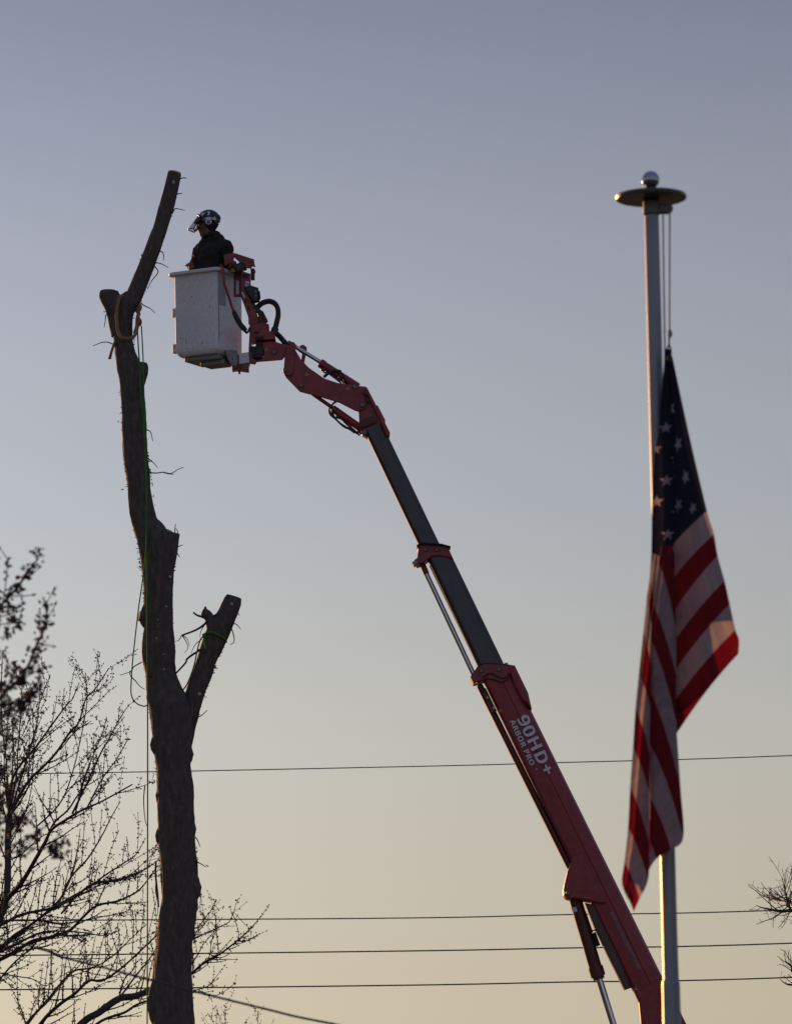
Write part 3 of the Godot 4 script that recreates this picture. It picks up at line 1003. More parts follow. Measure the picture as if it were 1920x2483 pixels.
	rod(st, at(866, 1045, LIFT - 0.02), at(877, 1053, LIFT - 0.02), 0.01, 8)
	rod(st, at(815, 1008, LIFT - 0.02), at(853, 1035, LIFT - 0.02), 0.008, 8)
	part(st, "hose_fitting", M["steel"], t)
	# rotator bracket between the arm and the bucket
	for s in [-1.0, 1.0]:
		st = begin()
		plate(st, [605, 848, 604, 866, 605, 882, 619, 884, 623, 878, 660, 875, 684, 873, 696, 860, 702, 842, 694, 836, 684, 834, 669, 829, 655, 828, 636, 831, 637, 838, 640, 850, 640, 864, 634, 872, 622, 874, 612, 868, 611, 852], LIFT - s * 0.085, 0.03, 0.007)
		part(st, "rotator_plate", red, t)
	var rot: Node3D = t.get_node("rotator_plate")
	if rot.mesh.get_aabb().get_center().z < -LIFT: rot = t.get_node("rotator_plate_001")
	pin(rot, 666, 858, -LIFT + 0.103, 0.03)
	warning(rot, 647, 850.5, -LIFT + 0.1)
	st = begin()
	plate(st, [604, 846, 609, 841, 620, 841, 622, 830, 637, 829, 638, 842, 638, 868, 624, 876, 606, 878], LIFT, 0.1, 0.01)
	plate(st, [620, 858, 622, 843, 634, 838, 640, 848, 640, 862, 628, 870], LIFT - 0.05, 0.1, 0.01)
	rod(st, at(612, 865, LIFT - 0.07), at(637, 865, LIFT - 0.07), 0.03, 14)
	part(st, "slew_motor", M["black plastic"], t)
	st = begin()
	tube(st, curve(pts([612, 858, 622, 857, 630, 854, 635, 853], LIFT - 0.12), 3), [0.004], 5)
	part(st, "grease_pipe", M["steel"], t)
	st = begin()
	plate(st, [606, 790, 642, 787, 653, 791, 653, 807, 667, 809, 669, 826, 650, 827, 628, 828, 612, 832, 608, 850, 604, 858, 604, 846, 606, 815], LIFT, 0.24, 0.015)
	part(st, "slew_housing", red, t)
	st = begin()
	bar(st, at(619, 820, LIFT - 0.125), at(640, 818, LIFT - 0.125), 0.035, 0.02)
	bar(st, at(616, 806, LIFT - 0.125), at(628, 806, LIFT - 0.125), 0.02, 0.02)
	part(st, "housing_slot", M["rubber"], t)
	# hose loop over the slew housing
	st = begin()
	var lp := pts([618, 760, 622, 748, 631, 738, 641, 732.5, 654, 730.5, 666, 736, 673, 748, 674.5, 764, 671, 782, 666.5, 800], LIFT - 0.03)
	for i in 5: lp[i].z -= 0.03 * (5 - i) / 5.0
	tube(st, curve(lp, 5), [0.034], 14)
	part(st, "hose_loop", M["rubber"], t)
	st = begin()
	rod(st, at(668, 795, LIFT - 0.03), at(665, 806, LIFT - 0.03), 0.045, 14)
	block(st, at(671, 808, LIFT - 0.03), Basis(Vector3(0, 0, 1), -0.5), Vector3(0.09, 0.03, 0.08))
	part(st, "hose_clamp", M["black plastic"], t)
	st = begin()
	tube(st, curve(pts([668, 806, 680, 818, 692, 832, 702, 840, 716, 848], LIFT + 0.03), 4), [0.034], 12)
	part(st, "hose_bundle", M["rubber"], t)

func bucket(t: Node3D, red: Material):
	var turn := deg_to_rad(27.6)
	var n := at(529, 652, LIFT - 0.33)          # the corner nearest the camera, at the rim
	var to_left := Vector3(-cos(turn), 0, -sin(turn))
	var to_right := Vector3(sin(turn), 0, -cos(turn))
	var wide := 0.675
	var tall := 1.03
	var mid := n + (to_left + to_right) * wide / 2
	var b := Basis(-to_left, Vector3.UP, to_left.cross(Vector3.UP) * -1.0)
	b.z = b.x.cross(b.y)
	# open shell: outer and inner skins that taper downwards, a rounded foot and a floor
	var st := begin()
	var ring := func(w: float, y: float, r: float) -> Array:
		var o := []
		for q in rounded(w, w, r, 5): o.append(mid + b * Vector3(q.x, y, q.y))
		return o
	var levels := [[wide * 0.9, -tall + 0.07, 0.05], [wide * 0.99, -0.05, 0.05], [wide * 0.99, 0.0, 0.05]]
	var outer := [[wide * 0.93, 0.0], [wide * 0.945, -0.03], [wide * 0.93, -tall + 0.09], [wide * 0.915, -tall + 0.05], [wide * 0.87, -tall + 0.02], [wide * 0.8, -tall]]
	var skins := []
	for l in outer: skins.append(ring.call(l[0], l[1], 0.06))
	var inside := [ring.call(wide * 0.8, -tall + 0.06, 0.05), ring.call(wide * 0.88, 0.0, 0.05)]
	var stitch := func(a: Array, c: Array, s: float):
		for i in a.size():
			var j := (i + 1) % a.size()
			var e: Vector3 = ((a[i] + a[j] + c[i] + c[j]) / 4 - mid)
			var away := Vector3(e.x, 0, e.z).normalized() * s
			var nn: Vector3 = (a[j] - a[i]).cross(c[i] - a[i]).normalized()
			if nn.dot(away) < 0: nn = -nn
			quad(st, a[i], a[j], c[j], c[i], nn)
	for i in skins.size() - 1: stitch.call(skins[i], skins[i + 1], 1.0)
	stitch.call(inside[0], inside[1], -1.0)
	for i in skins[-1].size():
		var j: int = (i + 1) % skins[-1].size()
		tri(st, mid - Vector3(0, tall, 0), skins[-1][i], skins[-1][j], Vector3.DOWN, Vector3.DOWN, Vector3.DOWN)
		tri(st, mid - Vector3(0, tall - 0.06, 0), inside[0][i], inside[0][j], Vector3.UP, Vector3.UP, Vector3.UP)
	var bk := part(st, "bucket", M["gelcoat"], t)
	st = begin()
	var lip := [ring.call(wide * 0.9, 0.0, 0.05), ring.call(wide * 0.94, 0.022, 0.06), ring.call(wide * 1.08, 0.024, 0.08), ring.call(wide * 1.13, 0.012, 0.09), ring.call(wide * 1.125, -0.014, 0.09), ring.call(wide * 1.02, -0.022, 0.07), ring.call(wide * 0.94, -0.018, 0.06)]
	for i in lip.size() - 1:
		for k in lip[i].size():
			var j: int = (k + 1) % lip[i].size()
			var a: Vector3 = lip[i][k]
			var e: Vector3 = (a - mid)
			var away: Vector3 = Vector3(e.x, 0, e.z).normalized() * [0.2, 0.1, 0.6, 1.0, 0.6, 0.1][i] + Vector3.UP * [1.0, 1.0, 1.0, 0.0, -1.0, -1.0][i]
			flat(st, a, lip[i][j], lip[i + 1][j], away)
			flat(st, a, lip[i + 1][j], lip[i + 1][k], away)
	part(st, "rim", M["gelcoat"], bk)
	# pads on the far left edge, the darker grey strip on the right face, the floor bracket
	for y in [-0.47, -0.92]:
		st = begin()
		block(st, mid + b * Vector3(-wide * 0.475 - 0.012, y, wide * 0.34), b, Vector3(0.05, 0.115, 0.12), 0.012)
		part(st, "step_pad", M["gelcoat"], bk)
	st = begin()
	block(st, mid + b * Vector3(wide * 0.468, -0.22, wide * 0.31), b, Vector3(0.012, 0.42, 0.17), 0.003)
	part(st, "cover_strip", M["gelcoat grey strip"], bk)
	for k in [[-0.14, -0.86, 0.008, 0.05], [0.09, -0.9, 0.012, 0.03], [-0.22, -0.8, 0.02, 0.012], [0.2, -0.45, 0.01, 0.04], [-0.05, -0.3, 0.03, 0.008]]:
		st = begin()
		block(st, mid + b * Vector3(k[0], k[1], wide * (0.472 - 0.008 * absf(k[1]))), b, Vector3(k[2], k[3], 0.003), 0.001)
		part(st, "scuff", M["scuff"], bk)
	st = begin()
	block(st, mid + b * Vector3(wide * 0.467, -0.66, wide * 0.425), b, Vector3(0.005, 0.46, 0.007), 0.001)
	part(st, "seam", M["scuff"], bk)
	st = begin()
	block(st, mid + b * Vector3(0.02, -tall - 0.03, 0.0), b, Vector3(wide * 0.72, 0.06, wide * 0.66), 0.01)
	block(st, mid + b * Vector3(0.12, -tall - 0.085, 0.0), b, Vector3(wide * 0.5, 0.06, wide * 0.4), 0.01)
	part(st, "floor_bracket", M["grey steel"], t)
	st = begin()
	plate(st, [546, 852, 576, 852, 576, 866, 582, 880, 574, 892, 562, 888, 553, 874], LIFT - 0.06, 0.2, 0.01)
	part(st, "bracket_gusset", M["grey steel"], t)
	st = begin()
	plate(st, [578, 862, 604, 858, 606, 884, 580, 888], LIFT - 0.02, 0.26, 0.008)
	part(st, "mount_plate", M["label white"], t)
	st = begin()
	plate(st, [564, 888, 583, 886, 604, 885, 604, 901, 594, 900, 583, 898, 583, 904, 578, 904, 578, 898, 570, 898, 564, 900], LIFT - 0.02, 0.2, 0.008)
	bar(st, at(578.5, 860, LIFT - 0.15), at(578.5, 900, LIFT - 0.15), 0.016, 0.03)
	part(st, "mount_pin_plate", red, t)
	# control post with valves, cover and cables
	st = begin()
	plate(st, [584.5, 657, 608, 664.5, 608.5, 694, 594, 700, 606, 722, 616, 745, 627, 769, 626, 786, 603, 786.5, 602.5, 770, 593, 742, 584.5, 720], LIFT - 0.1, 0.05, 0.008)
	var post := part(st, "control_post", red, t)
	st = begin()
	plate(st, [567, 664, 587, 657, 587, 720, 567, 720.5], LIFT - 0.02, 0.03, 0.006)
	part(st, "post_side_plate", red, t)
	st = begin()
	plate(st, [573, 680, 580, 680, 580, 713, 573, 714], LIFT - 0.04, 0.012, 0.003)
	plate(st, [572.5, 703, 575, 700, 576, 713, 573, 714], LIFT - 0.048, 0.006, 0.002)
	part(st, "pale_slot", M["label white"], t)  # pale plates drawn for the slot of the side plate
	st = begin()
	plate(st, [588.5, 663, 603.5, 666, 603.5, 676, 588.5, 673], LIFT - 0.122, 0.02, 0.003)
	part(st, "post_opening", M["rubber"], post)
	for k in [[595, 729], [603, 746]]:
		st = begin()
		plate(st, [k[0] - 3, k[1] - 4, k[0] + 2, k[1] - 3, k[0] + 4, k[1] + 5, k[0] - 1, k[1] + 5], LIFT - 0.122, 0.02, 0.003)
		part(st, "post_opening", M["rubber"], post)
	st = begin()
	plate(st, [595, 682, 605, 683, 605, 697, 595, 697], LIFT - 0.125, 0.012, 0.002)
	part(st, "post_label", M["label white"], post)
	st = begin()
	plate(st, [597.5, 685, 603.5, 686, 603.5, 691, 601.5, 696, 600.5, 690, 598, 689], LIFT - 0.134, 0.004, 0.001)
	part(st, "post_label_print", M["label blue"], post)
	st = begin()
	plate(st, [585.5, 709, 590, 708, 596.5, 721, 591.5, 723], LIFT - 0.126, 0.006, 0.001)
	part(st, "post_label", M["label white"], post)
	st = begin()
	for k in [[608, 777], [619, 773], [606, 766], [624, 768], [632, 770], [633, 775]]:
		ball(st, at(k[0], k[1], LIFT - 0.13), Vector3(0.009, 0.009, 0.006), Basis(), 8, 6)
	part(st, "bolt_heads", M["steel"], post, true)
	st = begin()
	plate(st, [612, 724, 620, 740, 632, 752, 639, 757, 650, 779, 642, 786, 625, 787, 627, 768, 616, 745, 604, 718], LIFT - 0.06, 0.1, 0.01)
	part(st, "hose_cover", M["black plastic"], t)
	st = begin()
	plate(st, [638, 757, 650, 779, 643, 785, 636, 770], LIFT - 0.09, 0.06, 0.008)
	part(st, "hose_cover_edge", M["dark red paint"], t)
	# valve block
	st = begin()
	plate(st, [592.5, 698, 608.5, 694, 627, 700, 628, 706, 624, 732, 616, 734, 610, 728, 602, 714], LIFT - 0.12, 0.13, 0.01)
	var vb := part(st, "valve_block", M["black plastic"], t)
	st = begin()
	for k in [[628, 711], [629, 721], [627, 728]]:
		st = begin()
		rod(st, at(k[0] - 5, k[1], LIFT - 0.12), at(k[0] + 3, k[1], LIFT - 0.12), 0.027, 10)
		part(st, "solenoid", M["rubber"], vb)
	st = begin()
	for k in [[607, 704], [608, 714]]:
		st = begin()
		rod(st, at(k[0], k[1], LIFT - 0.18), at(k[0], k[1], LIFT - 0.2), 0.014, 10)
		part(st, "valve_cap", M["steel"], vb)
	for k in [[620, 707], [620, 717]]:
		st = begin()
		bar(st, at(k[0], k[1] - 3, LIFT - 0.19), at(k[0], k[1] + 3, LIFT - 0.19), 0.03, 0.012, 0.003)
		part(st, "valve_cap", M["steel"], vb)
	# sheet cover over the controls
	st = begin()
	plate(st, [566, 614, 570.5, 614, 616.5, 629, 617.5, 640, 620, 648, 612, 646, 608.5, 651, 596, 650, 592, 641, 581, 636, 568, 624], LIFT - 0.12, 0.025, 0.006)
	part(st, "control_cover", red, t)
	st = begin()
	plate(st, [543, 619, 565, 613, 569, 615, 568, 628, 556, 640, 546, 645], LIFT - 0.19, 0.025, 0.006)
	part(st, "control_cover", red, t)
	st = begin()
	rod(st, at(566, 655, LIFT - 0.24), at(590, 644, LIFT - 0.08), 0.055, 18)
	rod(st, at(590, 646, LIFT - 0.05), at(592, 656, LIFT - 0.05), 0.04, 12)
	part(st, "control_handle", M["black plastic"], t)
	st = begin()
	rod(st, at(565.5, 655, LIFT - 0.235), at(565, 655.3, LIFT - 0.247), 0.03, 14)
	part(st, "button", M["lamp yellow"], t)
	st = begin()
	plate(st, [608, 652, 616, 652, 620, 658, 618, 664, 618, 678, 609, 679], LIFT - 0.06, 0.1, 0.012)
	part(st, "junction_box", M["black plastic"], t)
	# strap over the rim and the sleeve below it
	st = begin()
	tube(st, curve(pts([533, 643, 538, 646, 542, 657, 544, 686, 550, 705, 557, 726, 562, 742, 567, 755], LIFT - 0.36), 4), [0.014, 0.017, 0.015], 8)
	part(st, "red_cable", red, t)
	st = begin()
	tube(st, curve(pts([566, 752, 570, 762, 577, 776, 584, 788, 592, 797, 597, 802], LIFT - 0.32), 4), [0.02, 0.032, 0.033, 0.034, 0.026], 10)
	part(st, "cable_sleeve", M["rubber"], t)
	st = begin()
	tube(st, curve(pts([594, 800, 598, 807, 603, 803, 607, 795], LIFT - 0.24), 4), [0.018, 0.012, 0.02], 8)
	part(st, "cable_end", M["rubber"], t)

# ---------------------------------------------------------------- the climber in the bucket
func person():
	var d := LIFT + 0.06
	var z := -d
	var j := func(x: float, y: float, dz: float) -> Vector3:
		var p := at(x, y, d)
		p.z = z + dz
		return p
	var feet: Vector3 = j.call(508, 845, 0.0)
	var t := thing("person", "person in dark jacket and visored helmet standing in the white bucket, facing the trunk", "person", feet)
	var rough := FastNoiseLite.new()
	rough.seed = 8
	rough.frequency = 9.0
	rough.fractal_octaves = 3
	var neck0: Vector3 = j.call(511, 581, 0.0)
	var neck1: Vector3 = j.call(507, 562, 0.0)
	var chest: Vector3 = j.call(512, 618, 0.0)
	var belly: Vector3 = j.call(509, 672, 0.0)
	var hips: Vector3 = j.call(509, 708, 0.0)
	var rs: Vector3 = j.call(484, 609, -0.07)
	var ls: Vector3 = j.call(547, 604, 0.08)
	var rel: Vector3 = j.call(470, 641, -0.07)
	var rw: Vector3 = j.call(468, 652, 0.08)
	var rh: Vector3 = j.call(464.5, 649, 0.12)
	var lel: Vector3 = j.call(560, 650, 0.08)
	var lw: Vector3 = j.call(566, 658, 0.27)
	var lh: Vector3 = j.call(566, 652, 0.33)
	# the body, one skin from the soles to the crown, with a hand at the end of each arm
	var bones := [[hips, belly, 0.13, 0.12], [belly, chest, 0.12, 0.14], [chest, neck0, 0.14, 0.07], [neck0, neck1, 0.062, 0.058], [rs, chest, 0.07, 0.1], [ls, chest, 0.07, 0.1], [rs, rel, 0.055, 0.042], [rel, rw, 0.042, 0.03], [ls, lel, 0.055, 0.042], [lel, lw, 0.042, 0.03], [rw, rh, 0.03, 0.036], [lw, lh, 0.03, 0.036]]
	for s in [-1.0, 1.0]:
		var hip := hips + Vector3(s * 0.07, -0.03, s * 0.05)
		var knee := hip + Vector3(-0.02, -0.28, 0.02)
		var ankle := Vector3(knee.x, feet.y + 0.07, knee.z - 0.02)
		bones.append_array([[hip, knee, 0.085, 0.06], [knee, ankle, 0.06, 0.042], [ankle, ankle + Vector3(-0.12, -0.035, 0.08), 0.042, 0.035]])
	var st := begin()
	nets(st, bones, 0.02, 0.05)
	# head: skull, brow, cheek, jaw, chin, nose and lips, turned to the left
	var c: Vector3 = j.call(504, 541, 0.0)
	var head := [[c + Vector3(0.03, 0.0, 0), c + Vector3(-0.045, 0.01, 0), 0.085, 0.075], [c + Vector3(-0.06, -0.03, -0.03), c + Vector3(-0.06, -0.03, 0.03), 0.055, 0.055], [c + Vector3(-0.03, -0.085, 0), c + Vector3(-0.062, -0.13, 0), 0.062, 0.034], [c + Vector3(-0.062, -0.13, 0), c + Vector3(-0.076, -0.148, 0), 0.032, 0.024],
		[c + Vector3(-0.11, -0.02, 0), c + Vector3(-0.128, -0.062, 0), 0.018, 0.015], [c + Vector3(-0.122, -0.066, -0.012), c + Vector3(-0.122, -0.066, 0.012), 0.013, 0.013], [c + Vector3(-0.103, -0.098, -0.018), c + Vector3(-0.103, -0.098, 0.018), 0.011, 0.011], [c + Vector3(-0.098, -0.114, -0.015), c + Vector3(-0.098, -0.114, 0.015), 0.011, 0.011],
		[c + Vector3(-0.108, 0.012, -0.035), c + Vector3(-0.108, 0.012, 0.035), 0.018, 0.018], [c + Vector3(-0.02, -0.09, 0), neck0, 0.058, 0.06]]
	nets(st, head, 0.007, 0.02)
	# fingers: the right hand over the rim, the left on the control handle
	for h in [[rh, Vector3(-0.35, 0.25, 0.9)], [lh, Vector3(0.3, 0.2, 0.93)]]:
		var f: Vector3 = h[1].normalized()
		var side := f.cross(Vector3.UP).normalized()
		for k in 4:
			var o: Vector3 = h[0] + side * (k - 1.5) * 0.02 + f * 0.02
			var l: float = [0.026, 0.031, 0.028, 0.021][k]
			var a: Vector3 = o + f * l + Vector3(0, 0.006, 0)
			var e: Vector3 = a + (f + Vector3(0, -1.2, 0)).normalized() * l * 0.8
			tube(st, curve([o, a, e, e + Vector3(0, -0.8, 0) * l * 0.7 - f * 0.006], 3), [0.0095, 0.009, 0.0085, 0.007], 7)
		var o2: Vector3 = h[0] + side * 0.034
		tube(st, curve([o2, o2 + side * 0.022 + f * 0.012, o2 + side * 0.024 + f * 0.034 - Vector3(0, 0.01, 0)], 3), [0.012, 0.01, 0.008], 7)
	var body := part(st, "body", M["skin"], t)
	for s in [-1.0, 1.0]:
		st = begin()
		ball(st, c + Vector3(-0.108, -0.018, s * 0.032), Vector3.ONE * 0.012, Basis(), 10, 8)
		part(st, "eye", M["label white"], body)
	st = begin()
	nets(st, [[c + Vector3(0.05, -0.01, 0), c + Vector3(0.035, -0.085, 0), 0.088, 0.06], [c + Vector3(-0.0, -0.02, -0.075), c + Vector3(0.0, -0.06, -0.07), 0.022, 0.018], [c + Vector3(-0.0, -0.02, 0.075), c + Vector3(0.0, -0.06, 0.07), 0.022, 0.018]], 0.01, 0.02)
	part(st, "hair", M["hair"], body)
	# jacket, its collar, the trousers and boots
	st = begin()
	var jk := [[hips + Vector3(0, -0.02, 0), belly, 0.155, 0.15], [belly, chest, 0.15, 0.158], [chest, neck0 + Vector3(0.005, -0.02, 0), 0.155, 0.085], [rs + Vector3(0.01, 0, 0), chest, 0.075, 0.13], [ls + Vector3(-0.01, 0, 0), chest, 0.078, 0.13], [rs, rel, 0.066, 0.058], [rel, rw, 0.06, 0.045], [ls, lel, 0.078, 0.06], [lel, lw, 0.06, 0.045], [neck0 + Vector3(0.03, 0.03, 0), neck0 + Vector3(-0.05, 0.0, 0), 0.078, 0.07], [neck0 + Vector3(0.05, 0.02, 0.01), ls + Vector3(0, 0.01, 0), 0.075, 0.075], [neck0 + Vector3(-0.04, -0.02, 0), rs + Vector3(0.01, 0.01, 0), 0.06, 0.062]]
	nets(st, jk, 0.017, 0.06, rough, 0.03)
	var jacket := part(st, "jacket", M["jacket"], t)
	st = begin()
	tube(st, curve([neck0 + Vector3(-0.1, 0.03, 0.04), neck0 + Vector3(-0.06, 0.03, 0.1), neck0 + Vector3(0.04, 0.05, 0.1), neck0 + Vector3(0.09, 0.065, 0.03), neck0 + Vector3(0.06, 0.065, -0.07), neck0 + Vector3(-0.05, 0.04, -0.09), neck0 + Vector3(-0.1, 0.03, 0.04)], 4), [0.018], 8, false)
	part(st, "collar", M["jacket"], jacket)
	st = begin()
	var tr := [[hips, belly, 0.14, 0.13]]
	for i in range(12, 18):
		if i % 3 != 2: tr.append([bones[i][0], bones[i][1], bones[i][2] + 0.015, bones[i][3] + 0.015])
	nets(st, tr, 0.02, 0.04, rough, 0.02)
	part(st, "trousers", M["trousers"], t)
	st = begin()
	for i in [14, 17]:
		tube(st, curve([bones[i][0] + Vector3(0.03, -0.025, -0.02), bones[i][0] + Vector3(-0.02, -0.02, 0.02), bones[i][1]], 3), [0.05, 0.055, 0.042], 12)
	part(st, "boots", M["rubber"], t)
	# helmet: shell with raised light panels, ear defenders, raised mesh visor, knob and rear lamp
	st = begin()
	var hc := c + Vector3(0.012, 0.042, 0)
	var tilt := Basis(Vector3(0, 0, 1), 0.1)
	var hr := Vector3(0.142, 0.128, 0.115)
	ball(st, hc, hr, tilt, 36, 16, -0.3, PI / 2)
	tube(st, _ring(hc, hr, tilt, -0.3, 36), [0.008], 6, false)
	plate_at(st, [[471, 541], [478, 531], [486, 527], [490, 532], [484, 541], [476, 544]], z + 0.04, 0.12)
	ball(st, hc + Vector3(0.088, -0.04, 0), Vector3(0.04, 0.06, 0.07), Basis(), 14, 10)
	ball(st, hc + Vector3(0.118, 0.03, 0), Vector3(0.03, 0.045, 0.06), Basis(Vector3(0, 0, 1), 0.5), 14, 10)
	var hm := part(st, "helmet", M["helmet"], t)
	for s in [1.0, -1.0]:
		for poly in [[487, 519, 493, 515, 499, 515.5, 491, 525], [503, 512, 508, 512.5, 510.5, 517, 508, 523, 502.5, 523.5, 505.5, 519], [491, 538, 497, 530, 505, 527.5, 514, 528, 518, 530, 521, 524, 525, 533, 526, 536.5, 520, 537, 516, 533, 509, 531, 502, 532, 498, 540]]:
			st = begin()
			dome_panel(st, poly, hc, hr, tilt, s)
			part(st, "helmet_panel", M["helmet panel"], hm)
	st = begin()
	block(st, j.call(518.5, 520, 0.06), Basis(Vector3(0, 0, 1), -0.8), Vector3(0.03, 0.02, 0.04))
	part(st, "helmet_clip", M["helmet red"], hm)
	st = begin()
	tube(st, curve(pts([527, 535, 531, 536.5, 534, 536], d - 0.02), 3), [0.006, 0.003], 6)
	part(st, "strap_end", M["helmet"], hm)
	for s in [1.0, -1.0]:
		st = begin()
		var m: Vector3 = j.call(507, 543.5, s * 0.09)
		ball(st, m, Vector3(0.05, 0.062, 0.035), Basis(), 18, 12)
		var cup := part(st, "ear_defender", M["helmet"], hm)
		st = begin()
		ball(st, m + Vector3(0, 0.006, s * 0.02), Vector3(0.04, 0.042, 0.028), Basis(), 18, 12)
		part(st, "ear_cap", M["helmet panel"], hm)
		st = begin()
		for dx in [-0.008, 0.012]:
			tube(st, [m + Vector3(dx + 0.004, 0.022, s * 0.05), m + Vector3(dx, -0.02, s * 0.05)], [0.006], 6)
		part(st, "ear_cap_slot", M["helmet"], hm)
	st = begin()
	var grid := []
	for k in 9:
		var a := lerpf(-1.25, 1.25, k / 8.0)
		var back := Vector3(hc.x - 0.085 - cos(a) * 0.045, hc.y + 0.055 + cos(a) * 0.01 - absf(a) * 0.03, hc.z + sin(a) * 0.1)
		var tip := Vector3(hc.x - 0.15 - cos(a) * 0.105, hc.y - 0.115 + (1.0 - cos(a)) * -0.03, hc.z + sin(a) * 0.105)
		grid.append([back, tip])
	for k in 8:
		var n: Vector3 = (grid[k][1] - grid[k][0]).cross(grid[k + 1][0] - grid[k][0]).normalized()
		quad(st, grid[k][0], grid[k + 1][0], grid[k + 1][1], grid[k][1], n)
	part(st, "visor", M["visor mesh"], hm)
	st = begin()
	var edge := []
	for k in 9: edge.append(grid[k][1])
	tube(st, edge, [0.007], 6)
	tube(st, [grid[8][0], grid[8][1]], [0.006], 6)
	tube(st, [grid[0][0], grid[0][1]], [0.006], 6)
	var top := []
	for k in 9: top.append(grid[k][0])
	tube(st, top, [0.01], 6)
	tube(st, curve([grid[8][1], grid[8][1] + Vector3(0.03, -0.025, 0.0), hc + Vector3(-0.09, -0.075, 0.1), hc + Vector3(-0.03, -0.01, 0.112)], 4), [0.009], 6)
	part(st, "visor_frame", M["helmet"], hm)

func _ring(c: Vector3, r: Vector3, b: Basis, e: float, n: int) -> Array:
	var o := []
	for k in n + 1:
		var a := TAU * k / n
		o.append(c + b * (Vector3(cos(e) * cos(a), sin(e), cos(e) * sin(a)) * r))
	return o

func plate_at(st: SurfaceTool, p: Array, z: float, thick: float):
	var poly := PackedVector2Array()
	for q in p:
		var w := at(q[0], q[1], -z)
		poly.append(Vector2(w.x, w.y))
	slab(st, poly, z, thick, 0.01)

# A raised panel that follows the helmet's shell on one side of it.
func dome_panel(st: SurfaceTool, a: Array, c: Vector3, r: Vector3, b: Basis, side: float):
	var poly := PackedVector2Array()
	for i in range(0, a.size() - 1, 2):
		var w := at(a[i], a[i + 1], -c.z - 0.08)
		var l := b.inverse() * (Vector3(w.x, w.y, c.z) - c)
		poly.append(Vector2(l.x, l.y))
	var idx := Geometry2D.triangulate_polygon(poly)
	var lift := func(p: Vector2) -> Vector3:
		var k := clampf(1.0 - p.x * p.x / (r.x * r.x) - p.y * p.y / (r.y * r.y), 0.03, 1.0)
		return c + b * Vector3(p.x, p.y, side * (sqrt(k) * r.z + 0.004))
	for i in range(0, idx.size(), 3):
		var t := [poly[idx[i]], poly[idx[i + 1]], poly[idx[i + 2]]]
		for u in 4:
			for v in 4 - u:
				var g := func(x: int, y: int) -> Vector3: return lift.call(t[0] + (t[1] - t[0]) * (x / 4.0) + (t[2] - t[0]) * (y / 4.0))
				var p0: Vector3 = g.call(u, v)
				var p1: Vector3 = g.call(u + 1, v)
				var p2: Vector3 = g.call(u, v + 1)
				flat(st, p0, p1, p2, Vector3(0, 0.3, side))
				if u + v < 3: flat(st, p1, g.call(u + 1, v + 1), p2, Vector3(0, 0.3, side))

# ---------------------------------------------------------------- flagpole and flag
const POLE := 20.1

func flag_cloth() -> StandardMaterial3D:
	# the printed cloth, unfolded: u along the fly, v down the hoist
	var w := 1216
	var h := 640
	var im := Image.create(w, h, false, Image.FORMAT_RGB8)
	var red := lin(0.17, 0.005, 0.012)
	var white := lin(0.33, 0.28, 0.31)
	var blue := lin(0.011, 0.012, 0.03)
	for i in 13:
		var y0 := roundi(h * i / 13.0)
		im.fill_rect(Rect2i(0, y0, w, roundi(h * (i + 1) / 13.0) - y0), red if i % 2 == 0 else white)
	var cw := roundi(w * 0.4)
	var ch := roundi(h * 7 / 13.0)
	im.fill_rect(Rect2i(0, 0, cw, ch), blue)
	for row in 9:
		for col in (6 if row % 2 == 0 else 5):
			var c := Vector2(cw * (col * 2 + (1 if row % 2 == 0 else 2)) / 12.0, ch * (row + 1) / 10.0)
			var r := h * 0.05 / 2
			var star := PackedVector2Array()
			for k in 10:
				var a := -PI / 2 + PI * k / 5
				star.append(Vector2(cos(a), sin(a)) * (r if k % 2 == 0 else r * 0.382))
			for y in range(-int(r) - 1, int(r) + 2):
				for x in range(-int(r) - 1, int(r) + 2):
					if Geometry2D.is_point_in_polygon(Vector2(x, y), star): im.set_pixel(int(c.x) + x, int(c.y) + y, white)
	var weave := FastNoiseLite.new()
	weave.seed = 21
	weave.frequency = 0.02
	for y in range(0, h):
		for x in range(0, w):
			var k := 1.0 + 0.12 * weave.get_noise_2d(x * 2.0, y * 0.5)
			var c := im.get_pixel(x, y)
			im.set_pixel(x, y, Color(c.r * k, c.g * k, c.b * k))
	var m := mat("flag cloth", Color.WHITE, 0.85)
	m.albedo_texture = ImageTexture.create_from_image(im)
	m.backlight_enabled = true
	m.backlight = Color(1.0, 1.0, 1.0)
	return m

